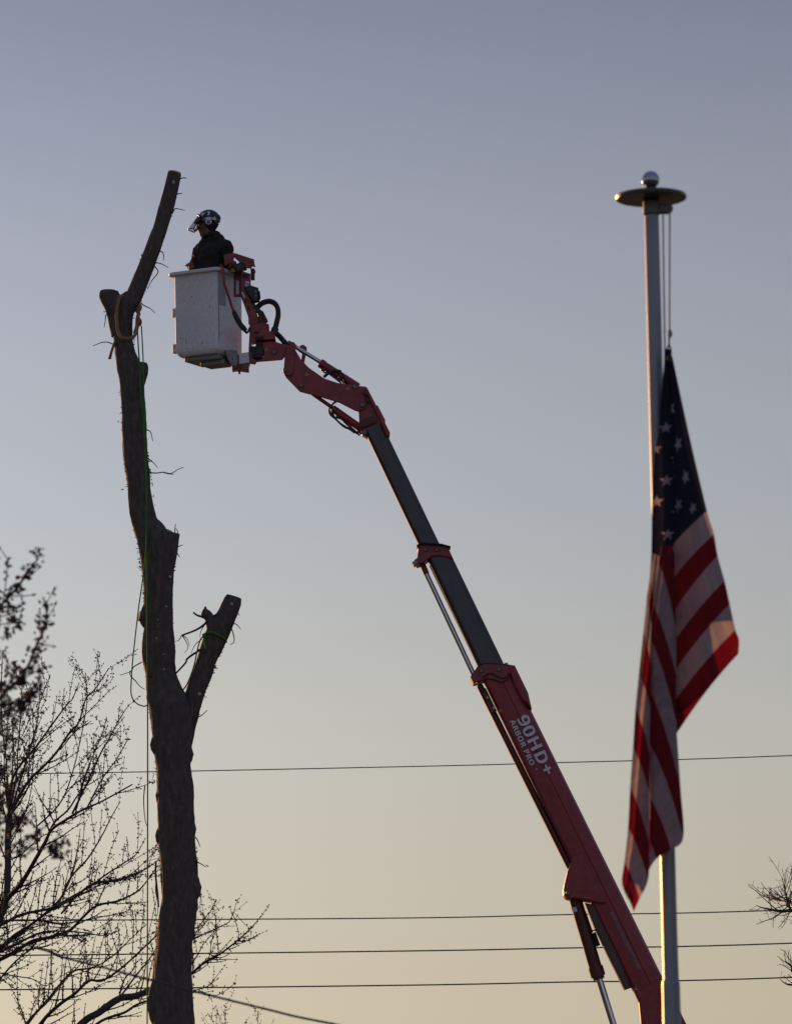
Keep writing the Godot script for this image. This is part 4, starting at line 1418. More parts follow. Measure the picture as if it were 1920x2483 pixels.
# Cloth between two edges. Each row holds [left x, left y, right x, right y, v, u left, u right]; fold(b, k) gives the depth.
func cloth(st: SurfaceTool, rows: Array, fold: Callable, sag := 0.0, na := 14, nk := 5):
	var g := []
	for r in rows:
		if r.size() < 8: r.append(r[4])
	for i in rows.size() - 1:
		var q := [rows[maxi(i - 1, 0)], rows[i], rows[i + 1], rows[mini(i + 2, rows.size() - 1)]]
		for k in (nk + 1 if i == rows.size() - 2 else nk):
			var t := float(k) / nk
			var v := []
			for c in 8: v.append(cubic_interpolate(q[1][c], q[2][c], q[0][c], q[3][c], t) if c < 4 else lerpf(q[1][c], q[2][c], t))
			var line := []
			var s := (i + t) / (rows.size() - 1)
			for a in na + 1:
				var b := float(a) / na
				var x: float = lerpf(v[0], v[2], b)
				var y: float = lerpf(v[1], v[3], b) + sag * 4 * b * (1 - b) * (v[3] - v[1])
				line.append([at(x, y, fold.call(b, s)), Vector2(lerpf(v[5], v[6], b), lerpf(v[4], v[7], b))])
			g.append(line)
	var norm := func(i: int, a: int) -> Vector3:
		var e: Vector3 = g[mini(i + 1, g.size() - 1)][a][0] - g[maxi(i - 1, 0)][a][0]
		var f: Vector3 = g[i][mini(a + 1, na)][0] - g[i][maxi(a - 1, 0)][0]
		var n := e.cross(f).normalized()
		return n if n.z > 0 else -n
	for i in g.size() - 1:
		for a in na:
			var n00: Vector3 = norm.call(i, a)
			var n10: Vector3 = norm.call(i + 1, a)
			var n11: Vector3 = norm.call(i + 1, a + 1)
			var n01: Vector3 = norm.call(i, a + 1)
			tri(st, g[i][a][0], g[i + 1][a][0], g[i + 1][a + 1][0], n00, n10, n11, g[i][a][1], g[i + 1][a][1], g[i + 1][a + 1][1])
			tri(st, g[i][a][0], g[i + 1][a + 1][0], g[i][a + 1][0], n00, n11, n01, g[i][a][1], g[i + 1][a + 1][1], g[i][a + 1][1])

func flag():
	var m := flag_cloth()
	var pole := POLE - 0.045
	var top := at(1621, 860, pole - 0.1)
	var t := thing("flag", "red, white and blue striped flag with stars hanging limp on the flagpole", "flag", top)
	var s := 1.0 / 13
	# hoist side: the flap that stands out to the right
	var st := begin()
	var e := [[0, 1629, 862], [3.5, 1669, 1050], [7, 1713, 1238], [8, 1730, 1295], [9, 1739, 1348], [10, 1756, 1409], [11, 1768, 1464], [12, 1782, 1527], [12.5, 1791, 1552], [13, 1789, 1586]]
	var v := [[1614, 876], [1616, 1110], [1621, 1331], [1622, 1414], [1624, 1495], [1626, 1566], [1627, 1638], [1630, 1706], [1634, 1742], [1641, 1777]]
	var rows := []
	for i in e.size(): rows.append([v[i][0], v[i][1], e[i][1], e[i][2], e[i][0] * s, 0.02 + 0.18 * e[i][0] * s, 0.0])
	cloth(st, rows, func(b: float, k: float) -> float: return pole - 0.05 - 0.09 * b * k + 0.03 * (1 - b) * (1 - b) + 0.006 * sin(b * 9 + k * 4) + 0.0025 * sin(b * 27 - k * 7), 0.05, 16)
	part(st, "hoist_flap", m, t)
	# the starred cloth that falls from the top corner
	st = begin()
	rows = []
	for q in [[1612, 846, 1627, 846], [1608, 894, 1628, 894], [1603, 948, 1629, 952], [1595, 1054, 1631, 1060], [1586, 1096, 1632, 1110], [1583, 1159, 1633, 1180], [1580, 1222, 1634, 1245], [1579, 1300, 1633, 1300], [1578, 1356, 1634, 1322]]:
		var c := []
		for k in [0, 2]:
			var p := Vector2(q[k] - 1612.0, q[k + 1] - 1338.0)      # the print runs down the fall of the cloth
			c.append([clampf(0.398 + (p.x * 0.33 + p.y * 0.94) / 1230.0, 0.005, 0.398), clampf(0.19 + (p.y * 0.33 - p.x * 0.94) / 740.0, 0.005, 0.5)])
		rows.append([q[0], q[1], q[2], q[3], c[0][1], c[0][0], c[1][0], c[1][1]])
	cloth(st, rows, func(b: float, k: float) -> float: return POLE - 0.09 - 0.03 * b * (1 - b) * 4 * k + 0.012 * b * b - 0.006 * sin(b * 7.0) * k, 0.0, 16)
	part(st, "starred_field", m, t)
	# fly side, right of the long fold
	st = begin()
	rows = [[1595, 1326, 1630, 1320, 2.0 * s, 0.42, 0.42], [1591, 1350, 1639, 1525, 3 * s, 0.41, 0.55], [1580, 1462, 1638, 1637, 4 * s, 0.45, 0.6], [1572, 1540, 1639, 1752, 5 * s, 0.5, 0.66], [1571, 1670, 1649, 1909, 6 * s, 0.58, 0.8], [1573, 1800, 1656, 2030, 7 * s, 0.68, 0.98], [1575, 1935, 1626, 2060, 8 * s, 0.8, 0.99], [1575, 2040, 1590, 2083, 9 * s, 0.92, 0.99], [1571, 2108, 1572, 2111, 10 * s, 0.99, 1.0]]
	cloth(st, rows, func(b: float, k: float) -> float: return pole - 0.14 + 0.06 * pow(1 - b, 5) + 0.06 * pow(b, 6) * (1.0 - smoothstep(0.3, 0.6, k)) - 0.012 * sin(b * 5 + k * 9) * b + 0.004 * sin(b * 17 + k * 6) * (1 - b), -0.1, 18)
	part(st, "fly_fold", m, t)
	# and left of it
	st = begin()
	rows = [[1578, 1340, 1600, 1350, 3.05 * s, 0.42, 0.42], [1574, 1403, 1584, 1452, 4 * s, 0.45, 0.48], [1567, 1452, 1580, 1520, 5 * s, 0.47, 0.52], [1559, 1530, 1577, 1610, 6 * s, 0.54, 0.6], [1548, 1633, 1576, 1710, 7 * s, 0.62, 0.68], [1540, 1717, 1574, 1825, 8 * s, 0.68, 0.75], [1534, 1811, 1574, 1925, 9 * s, 0.74, 0.82], [1527, 1909, 1573, 2045, 10 * s, 0.8, 0.9], [1522, 2005, 1571, 2131, 11 * s, 0.88, 0.99], [1513, 2090, 1550, 2179, 12 * s, 0.93, 1.0], [1507, 2140, 1537, 2208, 0.985, 0.97, 1.0], [1519, 2175, 1536.5, 2210, 0.999, 0.99, 1.0]]
	cloth(st, rows, func(b: float, k: float) -> float: return pole - 0.1 + 0.035 * pow(1 - b, 3) + 0.01 * sin(b * 8 + k * 6) - 0.02 * b * b + 0.003 * sin(b * 21 + k * 9), -0.08, 16)
	part(st, "fly_fold", m, t)
	# unseen layers added behind to stop the sun, cut away at the lit corner
	st = begin()
	rows = [[1612, 870, 1622, 870, 0.1, 0.1, 0.3], [1598, 1060, 1640, 1040, 0.3, 0.1, 0.3], [1590, 1240, 1680, 1225, 0.5, 0.2, 0.3], [1590, 1400, 1724, 1390, 0.7, 0.3, 0.4], [1588, 1490, 1750, 1470, 0.8, 0.4, 0.5], [1587, 1520, 1755, 1505, 0.83, 0.4, 0.5], [1586, 1530, 1700, 1510, 0.85, 0.5, 0.6], [1586, 1590, 1706, 1570, 0.86, 0.5, 0.6], [1584, 1680, 1718, 1646, 0.9, 0.6, 0.7], [1582, 1760, 1674, 1706, 0.93, 0.7, 0.8], [1582, 1850, 1636, 1760, 0.95, 0.8, 0.85], [1590, 2030, 1632, 1980, 0.97, 0.9, 0.95]]
	cloth(st, rows, func(b: float, k: float) -> float: return pole + 0.004 * sin(b * 10 + k * 5) - 0.045 * b * smoothstep(0.5, 0.75, k), 0.0, 16)
	part(st, "shade_fold", m, t)
	st = begin()  # second unseen layer, added so sun does not glow through the fly
	rows = [[1584, 1345, 1634, 1335, 0.2, 0.4, 0.5], [1578, 1410, 1636, 1520, 0.3, 0.42, 0.5], [1564, 1535, 1637, 1640, 0.42, 0.5, 0.6], [1553, 1635, 1637, 1755, 0.52, 0.6, 0.7], [1545, 1720, 1645, 1905, 0.6, 0.7, 0.8], [1539, 1815, 1652, 2020, 0.7, 0.74, 0.9], [1532, 1912, 1622, 2050, 0.76, 0.8, 0.93], [1527, 2008, 1586, 2076, 0.84, 0.87, 0.97], [1518, 2092, 1566, 2112, 0.9, 0.93, 1.0], [1514, 2135, 1545, 2172, 0.95, 0.97, 1.0]]
	cloth(st, rows, func(b: float, k: float) -> float: return pole - 0.052 + 0.006 * sin(b * 10 + k * 5), 0.0, 12)
	part(st, "shade_fold", m, t)
	st = begin()
	tube(st, _ring(at(1623, 868, pole - 0.13), Vector3(0.011, 1, 0.011), Basis(Vector3(1, 0, 0), PI / 2), 0.0, 14), [0.003], 5, false)
	part(st, "grommet", M["dull metal"], t)

func flagpole():
	var c := at(1579, 525, POLE)
	var t := thing("flagpole", "tall tapered metal flagpole with a round disc and ball on top", "flagpole", Vector3(c.x, 0, c.z))
	var o := Vector3(c.x, 0, c.z)
	var join: float = at(1624, 2383, POLE).y
	var st := begin()
	lathe(st, [Vector2(0.036, c.y + 0.04), Vector2(0.036, c.y - 0.1), Vector2(0.037, join)], o)
	part(st, "pole", M["aluminium"], t)
	st = begin()
	lathe(st, [Vector2(0.037, join + 0.012), Vector2(0.042, join + 0.008), Vector2(0.0435, join - 0.01), Vector2(0.045, join - 0.6), Vector2(0.052, 0.03), Vector2(0.1, 0.03), Vector2(0.105, 0.0)], o)
	part(st, "lower_pole", M["aluminium"], t)
	st = begin()
	var y: float = at(1578, 479, POLE).y
	lathe(st, [Vector2(0.0, y - 0.012), Vector2(0.166, y - 0.012), Vector2(0.175, y - 0.008), Vector2(0.1775, y + 0.004), Vector2(0.172, y + 0.012), Vector2(0.05, y + 0.022), Vector2(0.0, y + 0.024)], o, 64)
	part(st, "disc", M["dull metal"], t)
	st = begin()
	lathe(st, [Vector2(0.034, y + 0.018), Vector2(0.034, y + 0.04), Vector2(0.028, y + 0.05)], o, 24)
	part(st, "ball_seat", M["dull metal"], t)
	st = begin()
	ball(st, Vector3(o.x, at(1579.5, 436, POLE).y, o.z), Vector3.ONE * 0.0445, Basis(), 40, 28)
	part(st, "ball", M["mirror ball"], t)
	st = begin()
	lathe(st, [Vector2(0.036, y - 0.012), Vector2(0.042, y - 0.02), Vector2(0.043, y - 0.085), Vector2(0.037, y - 0.092)], o, 32)
	part(st, "truck_collar", M["dull metal"], t)
	st = begin()
	block(st, Vector3(o.x + 0.06, y - 0.06, o.z), Basis(), Vector3(0.07, 0.05, 0.035), 0.008)
	tube(st, [Vector3(o.x + 0.085, y - 0.06, o.z - 0.02), Vector3(o.x + 0.085, y - 0.06, o.z + 0.02)], [0.022], 18)
	part(st, "pulley", M["dull metal"], t)
	st = begin()
	ball(st, Vector3(o.x - 0.012, y - 0.03, o.z + 0.045), Vector3.ONE * 0.007, Basis(), 10, 8)
	part(st, "set_screw", M["steel"], t)
	st = begin()
	tube(st, curve([at(1606.5, 520, POLE), at(1608, 650, POLE), at(1611, 845, POLE - 0.05), at(1612, 1000, POLE - 0.03), at(1620, 1500, POLE - 0.03), at(1634, 2100, POLE - 0.04), Vector3(at(1650, 2500, POLE).x, 1.2, -POLE + 0.06)], 4), [0.0042], 6)
	tube(st, curve(pts([1622.8, 520, 1622.5, 650, 1622.5, 800], POLE), 4), [0.0042], 6)
	tube(st, pts([1622.5, 800, 1624, 808, 1623, 815, 1621.5, 818], POLE - 0.03), [0.008, 0.012, 0.011, 0.006], 8)
	solo(st, "halyard", M["halyard"], "thin double rope running down beside the flagpole from its pulley to the flag", "rope")
	st = begin()
	tube(st, curve(pts([1621.5, 815, 1621, 835, 1617.5, 843, 1618, 855, 1623, 866, 1626, 856, 1624.5, 845, 1621.5, 835], POLE - 0.06), 4), [0.0045], 6)
	solo(st, "snap_hook", M["dull metal"], "small metal snap hook joining the halyard to the top of the flag", "hook")

# ---------------------------------------------------------------- budding trees and wires
# One branch with the shoots that grow from it. kind: 0 long budded shoots, 1 short leafy sprigs, 2 bare forked twigs.
func grow(bk: SurfaceTool, bd: SurfaceTool, p: Array, r0: float, r1: float, order: int, kind: int, first := 0.2):
	var fine := p
	tube(bk, fine, [r0, r1], 6 if r0 > 0.02 else 4, false)
	var l := 0.0
	for i in fine.size() - 1: l += ((fine[i + 1] - fine[i]) as Vector3).length()
	if l < 0.05: return
	var gone := 0.0
	var next_bud := 0.0
	var next_shoot := l * first + rng.randf() * 0.2
	var roll := rng.randf() * TAU
	for i in fine.size() - 1:
		var a: Vector3 = fine[i]
		var b: Vector3 = fine[i + 1]
		var seg := (b - a).length()
		var t := (b - a).normalized()
		var side := t.cross(Vector3(0.2, 0.1, 1)).normalized()
		var u := t.cross(side)
		while true:
			var nxt := minf(next_bud, next_shoot)
			if nxt > gone + seg: break
			var q := a + t * (nxt - gone)
			var share := nxt / l
			if next_bud <= next_shoot:
				if bd and r0 < 0.03 and (order <= 1 or kind == 1 or share > 0.6) and kind < 2:
					roll += PI / 2 + rng.randf_range(-0.4, 0.4)
					var w := side * cos(roll) + u * sin(roll)
					var f := rng.randf_range(0.55, 1.3) * (1.0 - 0.35 * share)
					for s in [-1.0, 1.0]:
						if rng.randf() < 0.85:
							if kind == 0:
								bud(bd, q + w * s * 0.016 * f, (w * s + t * 0.6).normalized(), 0.0135 * f, 0.02 * f)
								if rng.randf() < 0.15: bud(bd, q + w * s * 0.045, (w * s + t * 0.2).normalized(), 0.011, 0.02)
							else:
								for n in 1 + rng.randi() % 4: bud(bd, q + w * s * 0.014 * f + Vector3(rng.randf_range(-1, 1), rng.randf_range(-1, 1), rng.randf_range(-1, 1)) * 0.02, (w * s + t * rng.randf_range(-0.5, 1)).normalized(), 0.0105 * f, 0.02 * f)
				next_bud += rng.randf_range(0.045, 0.1) * (2.6 if rng.randf() < 0.14 else 1.0) if kind == 0 else rng.randf_range(0.035, 0.085)
			else:
				if order > 0:
					var w := side * (1.0 if rng.randf() < 0.5 else -1.0) * rng.randf_range(0.5, 1.0) + u * rng.randf_range(-0.5, 0.5)
					var ll := l * rng.randf_range(0.16, 0.42) * (1.1 - share * 0.55)
					if kind == 0: ll = clampf(ll * 0.8, 0.12, 0.75)
					elif kind == 1: ll = clampf(ll * 0.5, 0.03, 0.13)
					else: ll = clampf(ll, 0.08, 0.5)
					var lift := 0.35 if kind == 0 else 0.1
					var dir := (t * rng.randf_range(0.7, 1.3) + w.normalized() * rng.randf_range(0.5, 0.9) + Vector3(0, lift, 0)).normalized()
					var n := maxi(3, int(ll / 0.12))
					var path := [q]
					var at_ := q
					for k in n:
						dir = (dir + Vector3(rng.randf_range(-1, 1), rng.randf_range(-0.6, 1) + lift, rng.randf_range(-1, 1)) * (0.1 if kind == 0 else 0.2)).normalized()
						at_ += dir * (ll / n)
						path.append(at_)
					var rr := minf(lerpf(r0, r1, share) * 0.62, 0.006 + ll * 0.009)
					grow(bk, bd, path, rr, minf(rr, 0.0038 if kind != 1 else 0.002), order - 1, kind)
				next_shoot += rng.randf_range(0.1, 0.34) if kind == 0 else (rng.randf_range(0.06, 0.15) if kind == 1 else rng.randf_range(0.1, 0.25))
		gone += seg
	if bd and kind < 2: bud(bd, fine[-1], (fine[-1] - fine[-2]).normalized(), 0.009 if kind == 0 else 0.007, 0.02)

func zoomed(a: Array, ox: float, oy: float, k: float) -> Array:
	var o := []
	for i in range(0, a.size() - 1, 2):
		o.append(ox + a[i] / k)
		o.append(oy + a[i + 1] / k)
	return o

func limbs(t: Node3D, list: Array, d: float, kind: int, order: int, bark: Material, budm: Material):
	var tw := begin()
	var bd := begin()
	var thin := 0.5 if kind == 0 else 1.0
	for q in list:
		var a: Array = zoomed(q[2], q[3], q[4], q[5])
		var p := []
		var lean := rng.randf_range(-0.5, 0.5) * (0.12 if kind == 1 else 1.0)
		for i in range(0, a.size() - 1, 2): p.append(at(a[i], a[i + 1], d + lean * i * 0.5 + (rng.randf_range(-0.1, 0.1) if i else 0.0)))
		p = curve(p, 5)
		var st := begin()
		tube(st, p, [q[0] * thin, q[1]], 8)
		part(st, "limb", bark, t)
		grow(tw, bd if kind < 2 else null, p, q[0] * 0.9 * thin, q[1] * 0.9, order, kind, 0.08)
	part(tw, "twigs", M["fine twig"], t, true)
	if kind < 2: part(bd, "buds", budm, t, true)

func budding_trees():
	rng.seed = 404
	var d := 58.0
	var foot := at(-190, 2700, d)
	var t := thing("budding_tree", "large budding tree with spreading dark branches left of and behind the topped trunk", "tree", Vector3(foot.x, 0, foot.z))
	var st := begin()
	tube(st, [Vector3(foot.x, -0.1, foot.z), Vector3(foot.x + 0.05, 0.6, foot.z), at(-170, 2600, d), at(-120, 2460, d), at(-90, 2330, d)], [0.3, 0.24, 0.21, 0.17, 0.13], 16)
	part(st, "trunk", M["twig bark"], t)
	var list := [
		[0.11, 0.05, [-330, 1700, -120, 1450, 10, 1200, 60, 1040, 75, 800, 75, 500, 88, 290], 0.0, 1900.0, 3.745],
		[0.075, 0.009, [-300, 1500, 60, 1060, 200, 900, 330, 680, 420, 520, 470, 420, 600, 330, 750, 240, 930, 160, 1200, 10], 0.0, 1900.0, 3.745],
		[0.035, 0.007, [440, 470, 500, 350, 620, 240, 700, 120, 800, 0, 860, -110], 0.0, 1900.0, 3.745],
		[0.05, 0.006, [-300, 1420, 0, 1290, 200, 1190, 480, 1130, 650, 1050, 840, 920, 1050, 880, 1300, 790, 1440, 690], 0.0, 1900.0, 3.745],
		[0.05, 0.005, [-280, 1750, 0, 1510, 130, 1380, 300, 1270, 540, 1060, 640, 860, 800, 680, 930, 470, 1010, 310, 1090, 170], 0.0, 1900.0, 3.745],
		[0.06, 0.007, [-300, 1720, 0, 1600, 150, 1520, 300, 1430, 480, 1390, 640, 1330, 750, 1220, 880, 1110, 1060, 1070, 1180, 1020, 1260, 970, 1340, 880, 1430, 750], 0.0, 1900.0, 3.745],
		[0.03, 0.005, [-200, 1560, 0, 1530, 350, 1360, 600, 1340, 800, 1360, 950, 1380, 1090, 1330], 0.0, 1900.0, 3.745],
		[0.03, 0.004, [-200, 1290, 0, 1250, 300, 1240, 560, 1270, 720, 1250, 880, 1220, 1150, 1160, 1190, 1080], 0.0, 1900.0, 3.745],
		[0.045, 0.005, [-250, 1650, 100, 1420, 420, 1180, 620, 1050, 830, 930, 960, 830, 1130, 720, 1240, 640, 1320, 500], 0.0, 1900.0, 3.745],
		[0.03, 0.004, [560, 1180, 720, 1000, 860, 900, 1000, 880, 1180, 830, 1440, 590], 0.0, 1900.0, 3.745],
		[0.025, 0.004, [640, 870, 700, 640, 730, 420], 0.0, 1900.0, 3.745],
		[0.03, 0.005, [-100, 1900, 120, 1640, 300, 1480, 380, 1370, 470, 1240], 0.0, 1900.0, 3.745],
		[0.02, 0.004, [350, 1500, 440, 1510, 560, 1580, 800, 1590, 1000, 1590], 0.0, 1900.0, 3.745],
		[0.02, 0.004, [-100, 1700, 0, 1720, 150, 1750, 300, 1775, 420, 1835, 560, 1750, 640, 1700], 0.0, 1900.0, 3.745],
		[0.045, 0.006, [85, 2475, 240, 2184, 380, 2040, 500, 1910, 620, 1730, 700, 1640, 760, 1440, 850, 1340, 960, 1170], 0.0, 1300.0, 3.64],
		[0.04, 0.006, [80, 2475, 110, 2160, 200, 2000, 320, 1860, 450, 1680, 600, 1480, 640, 1440, 700, 1300], 0.0, 1300.0, 3.64],
		[0.03, 0.005, [80, 2480, 150, 2100, 160, 1900, 185, 1600, 200, 1250], 0.0, 1300.0, 3.64],
		[0.03, 0.005, [85, 2480, 230, 2000, 330, 1650, 350, 1480, 445, 1230], 0.0, 1300.0, 3.64],
		[0.025, 0.005, [78, 2500, 60, 2000, 20, 1650, 15, 1300, 30, 1010], 0.0, 1300.0, 3.64],
		[0.025, 0.004, [78, 2500, 105, 2200, 120, 1800, 100, 1480], 0.0, 1300.0, 3.64],
		[0.025, 0.004, [84, 2490, 260, 2200, 300, 1900, 290, 1560], 0.0, 1300.0, 3.64],
		[0.025, 0.004, [70, 2550, 0, 2250, -30, 1900, 10, 1560], 0.0, 1300.0, 3.64],
		[0.025, 0.004, [90, 2480, 60, 2300, 40, 2000, 70, 1700, 85, 1420], 0.0, 1300.0, 3.64],
		[0.025, 0.004, [75, 600, 180, 380, 260, 180, 300, -20], 0.0, 1900.0, 3.745],
		[0.025, 0.004, [75, 700, 200, 640, 380, 480, 560, 420], 0.0, 1900.0, 3.745],
		[0.03, 0.005, [640, 2450, 770, 2180, 900, 1900, 970, 1780, 1060, 1610, 1140, 1490], 0.0, 1300.0, 3.64],
		[0.025, 0.004, [680, 2400, 740, 2150, 860, 1850, 920, 1700, 940, 1600], 0.0, 1300.0, 3.64],
		[0.025, 0.004, [760, 2420, 900, 2150, 1010, 2000, 1090, 1870, 1135, 1780], 0.0, 1300.0, 3.64],
		[0.025, 0.004, [330, 2560, 500, 2400, 600, 2220, 690, 1900, 770, 1470, 750, 1260, 690, 1140], 0.0, 1300.0, 3.64],
	]
	limbs(t, list, d, 0, 2, M["twig bark"], M["buds"])

	d = 60.0
	foot = at(30, 2900, d)
	t = thing("budding_tree", "budding tree whose thick branches rise from the bottom edge and pass behind the topped trunk", "tree", Vector3(foot.x, 0, foot.z))
	st = begin()
	tube(st, [Vector3(foot.x, -0.1, foot.z), at(40, 2760, d), at(60, 2640, d)], [0.26, 0.2, 0.16], 14)
	part(st, "trunk", M["twig bark"], t)
	list = [
		[0.045, 0.006, [0, 2500, 240, 2184, 440, 1960, 560, 1810, 680, 1700, 850, 1670, 1020, 1570, 1200, 1400, 1330, 1280], 0.0, 1900.0, 3.745],
		[0.06, 0.006, [100, 2600, 370, 2184, 540, 2010, 680, 1910, 810, 1790, 930, 1790, 1100, 1680, 1330, 1470, 1420, 1380, 1500, 1290], 0.0, 1900.0, 3.745],
		[0.11, 0.05, [350, 2600, 740, 2184, 900, 2080, 1080, 1955, 1230, 1930, 1390, 1865, 1500, 1800], 0.0, 1900.0, 3.745],
		[0.03, 0.004, [1080, 1955, 1130, 1780, 1220, 1680, 1240, 1560], 0.0, 1900.0, 3.745],
		[0.03, 0.005, [1085, 1950, 1240, 1740, 1340, 1620, 1420, 1500, 1480, 1400], 0.0, 1900.0, 3.745],
		[0.045, 0.012, [600, 2500, 880, 2184, 1130, 2080, 1240, 2010, 1390, 1955, 1480, 1900], 0.0, 1900.0, 3.745],
		[0.02, 0.004, [435, 1965, 640, 1950, 830, 1880, 930, 1820, 1060, 1780], 0.0, 1900.0, 3.745],
		[0.02, 0.004, [810, 1790, 800, 1650, 770, 1450], 0.0, 1900.0, 3.745],
		[0.015, 0.003, [250, 2184, 180, 2050, 160, 1800, 185, 1580], 0.0, 1900.0, 3.745],
		[0.015, 0.003, [270, 2150, 310, 2000, 360, 1900], 0.0, 1900.0, 3.745],
		[0.018, 0.004, [1390, 1780, 1400, 1560, 1350, 1420], 0.0, 1900.0, 3.745],
		[0.045, 0.006, [350, 1640, 495, 1550, 600, 1460, 730, 1390, 860, 1290, 940, 1220, 980, 1170], 320.0, 1900.0, 3.378],
		[0.02, 0.0035, [860, 1290, 930, 1290, 1000, 1262, 1045, 1230], 320.0, 1900.0, 3.378],
		[0.022, 0.0035, [430, 1330, 515, 1265, 600, 1230, 740, 1165, 800, 1130, 830, 1060, 865, 955], 320.0, 1900.0, 3.378],
		[0.016, 0.0035, [470, 1340, 510, 1250, 600, 1100, 650, 1040, 690, 955], 320.0, 1900.0, 3.378],
		[0.018, 0.0035, [470, 1500, 530, 1420, 590, 1310, 680, 1200, 690, 1080], 320.0, 1900.0, 3.378],
		[0.015, 0.0035, [600, 1470, 640, 1400, 650, 1300, 700, 1150], 320.0, 1900.0, 3.378],
		[0.02, 0.0035, [440, 1720, 495, 1700, 620, 1660, 670, 1610, 725, 1535], 320.0, 1900.0, 3.378],
		[0.016, 0.0035, [550, 1695, 640, 1735, 730, 1720, 845, 1635], 320.0, 1900.0, 3.378],
		[0.012, 0.003, [500, 1200, 590, 1120, 560, 1030, 565, 900], 320.0, 1900.0, 3.378],
	]
	limbs(t, list, d, 0, 1, M["twig bark"], M["buds"])

	d = 74.0
	foot = at(600, 3000, d)
	t = thing("small_tree", "tip of a small far tree showing at the bottom edge right of the trunk", "tree", Vector3(foot.x, 0, foot.z))
	st = begin()
	tube(st, [Vector3(foot.x, -0.1, foot.z), at(600, 2700, d), at(596, 2560, d)], [0.12, 0.07, 0.04], 10)
	part(st, "trunk", M["twig bark"], t)
	list = [[0.018, 0.003, [720, 2900, 700, 2130, 690, 1990, 700, 1870], 320.0, 1900.0, 3.378], [0.018, 0.003, [800, 2900, 770, 2050, 765, 1920, 765, 1825], 320.0, 1900.0, 3.378], [0.016, 0.003, [1060, 2900, 1015, 2100, 1030, 1970, 1035, 1865], 320.0, 1900.0, 3.378], [0.012, 0.003, [680, 2250, 670, 1970, 625, 1885], 320.0, 1900.0, 3.378], [0.012, 0.003, [900, 2500, 920, 2050, 938, 1935], 320.0, 1900.0, 3.378]]
	limbs(t, list, d, 0, 1, M["twig bark"], M["buds"])

	d = 62.0
	rng.seed = 31
	foot = at(2080, 2800, d)
	t = thing("bare_tree", "bare tree whose branch tips reach in at the right edge of the photo", "tree", Vector3(foot.x, 0, foot.z))
	st = begin()
	tube(st, [Vector3(foot.x, -0.1, foot.z), at(2075, 2600, d), at(2050, 2420, d), at(2030, 2250, d)], [0.26, 0.2, 0.15, 0.1], 14)
	part(st, "trunk", M["twig bark"], t)
	list = [
		[0.035, 0.004, [1380, 1020, 1100, 960, 904, 938, 780, 950, 700, 935, 620, 918, 560, 905, 505, 878], 1720.0, 2000.0, 4.52],
		[0.025, 0.004, [1100, 930, 904, 855, 850, 838, 770, 830, 680, 815, 620, 795, 560, 765], 1720.0, 2000.0, 4.52],
		[0.022, 0.004, [960, 990, 890, 930, 850, 850, 830, 750, 815, 690, 795, 580], 1720.0, 2000.0, 4.52],
		[0.014, 0.003, [770, 830, 700, 785, 675, 745, 660, 680], 1720.0, 2000.0, 4.52],
		[0.014, 0.003, [885, 930, 830, 880, 760, 905, 690, 915], 1720.0, 2000.0, 4.52],
		[0.012, 0.003, [904, 940, 860, 970, 800, 992, 715, 993], 1720.0, 2000.0, 4.52],
		[0.025, 0.004, [1300, 1780, 1050, 1765, 904, 1755, 840, 1745, 800, 1720, 770, 1690], 1720.0, 2000.0, 4.52],
		[0.02, 0.004, [1100, 1700, 920, 1640, 890, 1545, 850, 1515, 820, 1500], 1720.0, 2000.0, 4.52],
		[0.02, 0.004, [1200, 900, 1000, 650, 920, 560, 885, 490], 1720.0, 2000.0, 4.52],
	]
	limbs(t, list, d, 2, 2, M["twig bark"], M["buds"])

	rng.seed = 77
	d = 18.5
	foot = at(-420, 2900, d)
	t = thing("near_tree", "blurred near tree with small dark leaf clusters at the left edge", "tree", Vector3(foot.x, 0, foot.z))
	st = begin()
	tube(st, [Vector3(foot.x, -0.1, foot.z), at(-415, 2850, d), at(-300, 2500, d), at(-200, 2250, d)], [0.11, 0.09, 0.07, 0.05], 14)
	part(st, "trunk", M["twig bark"], t)
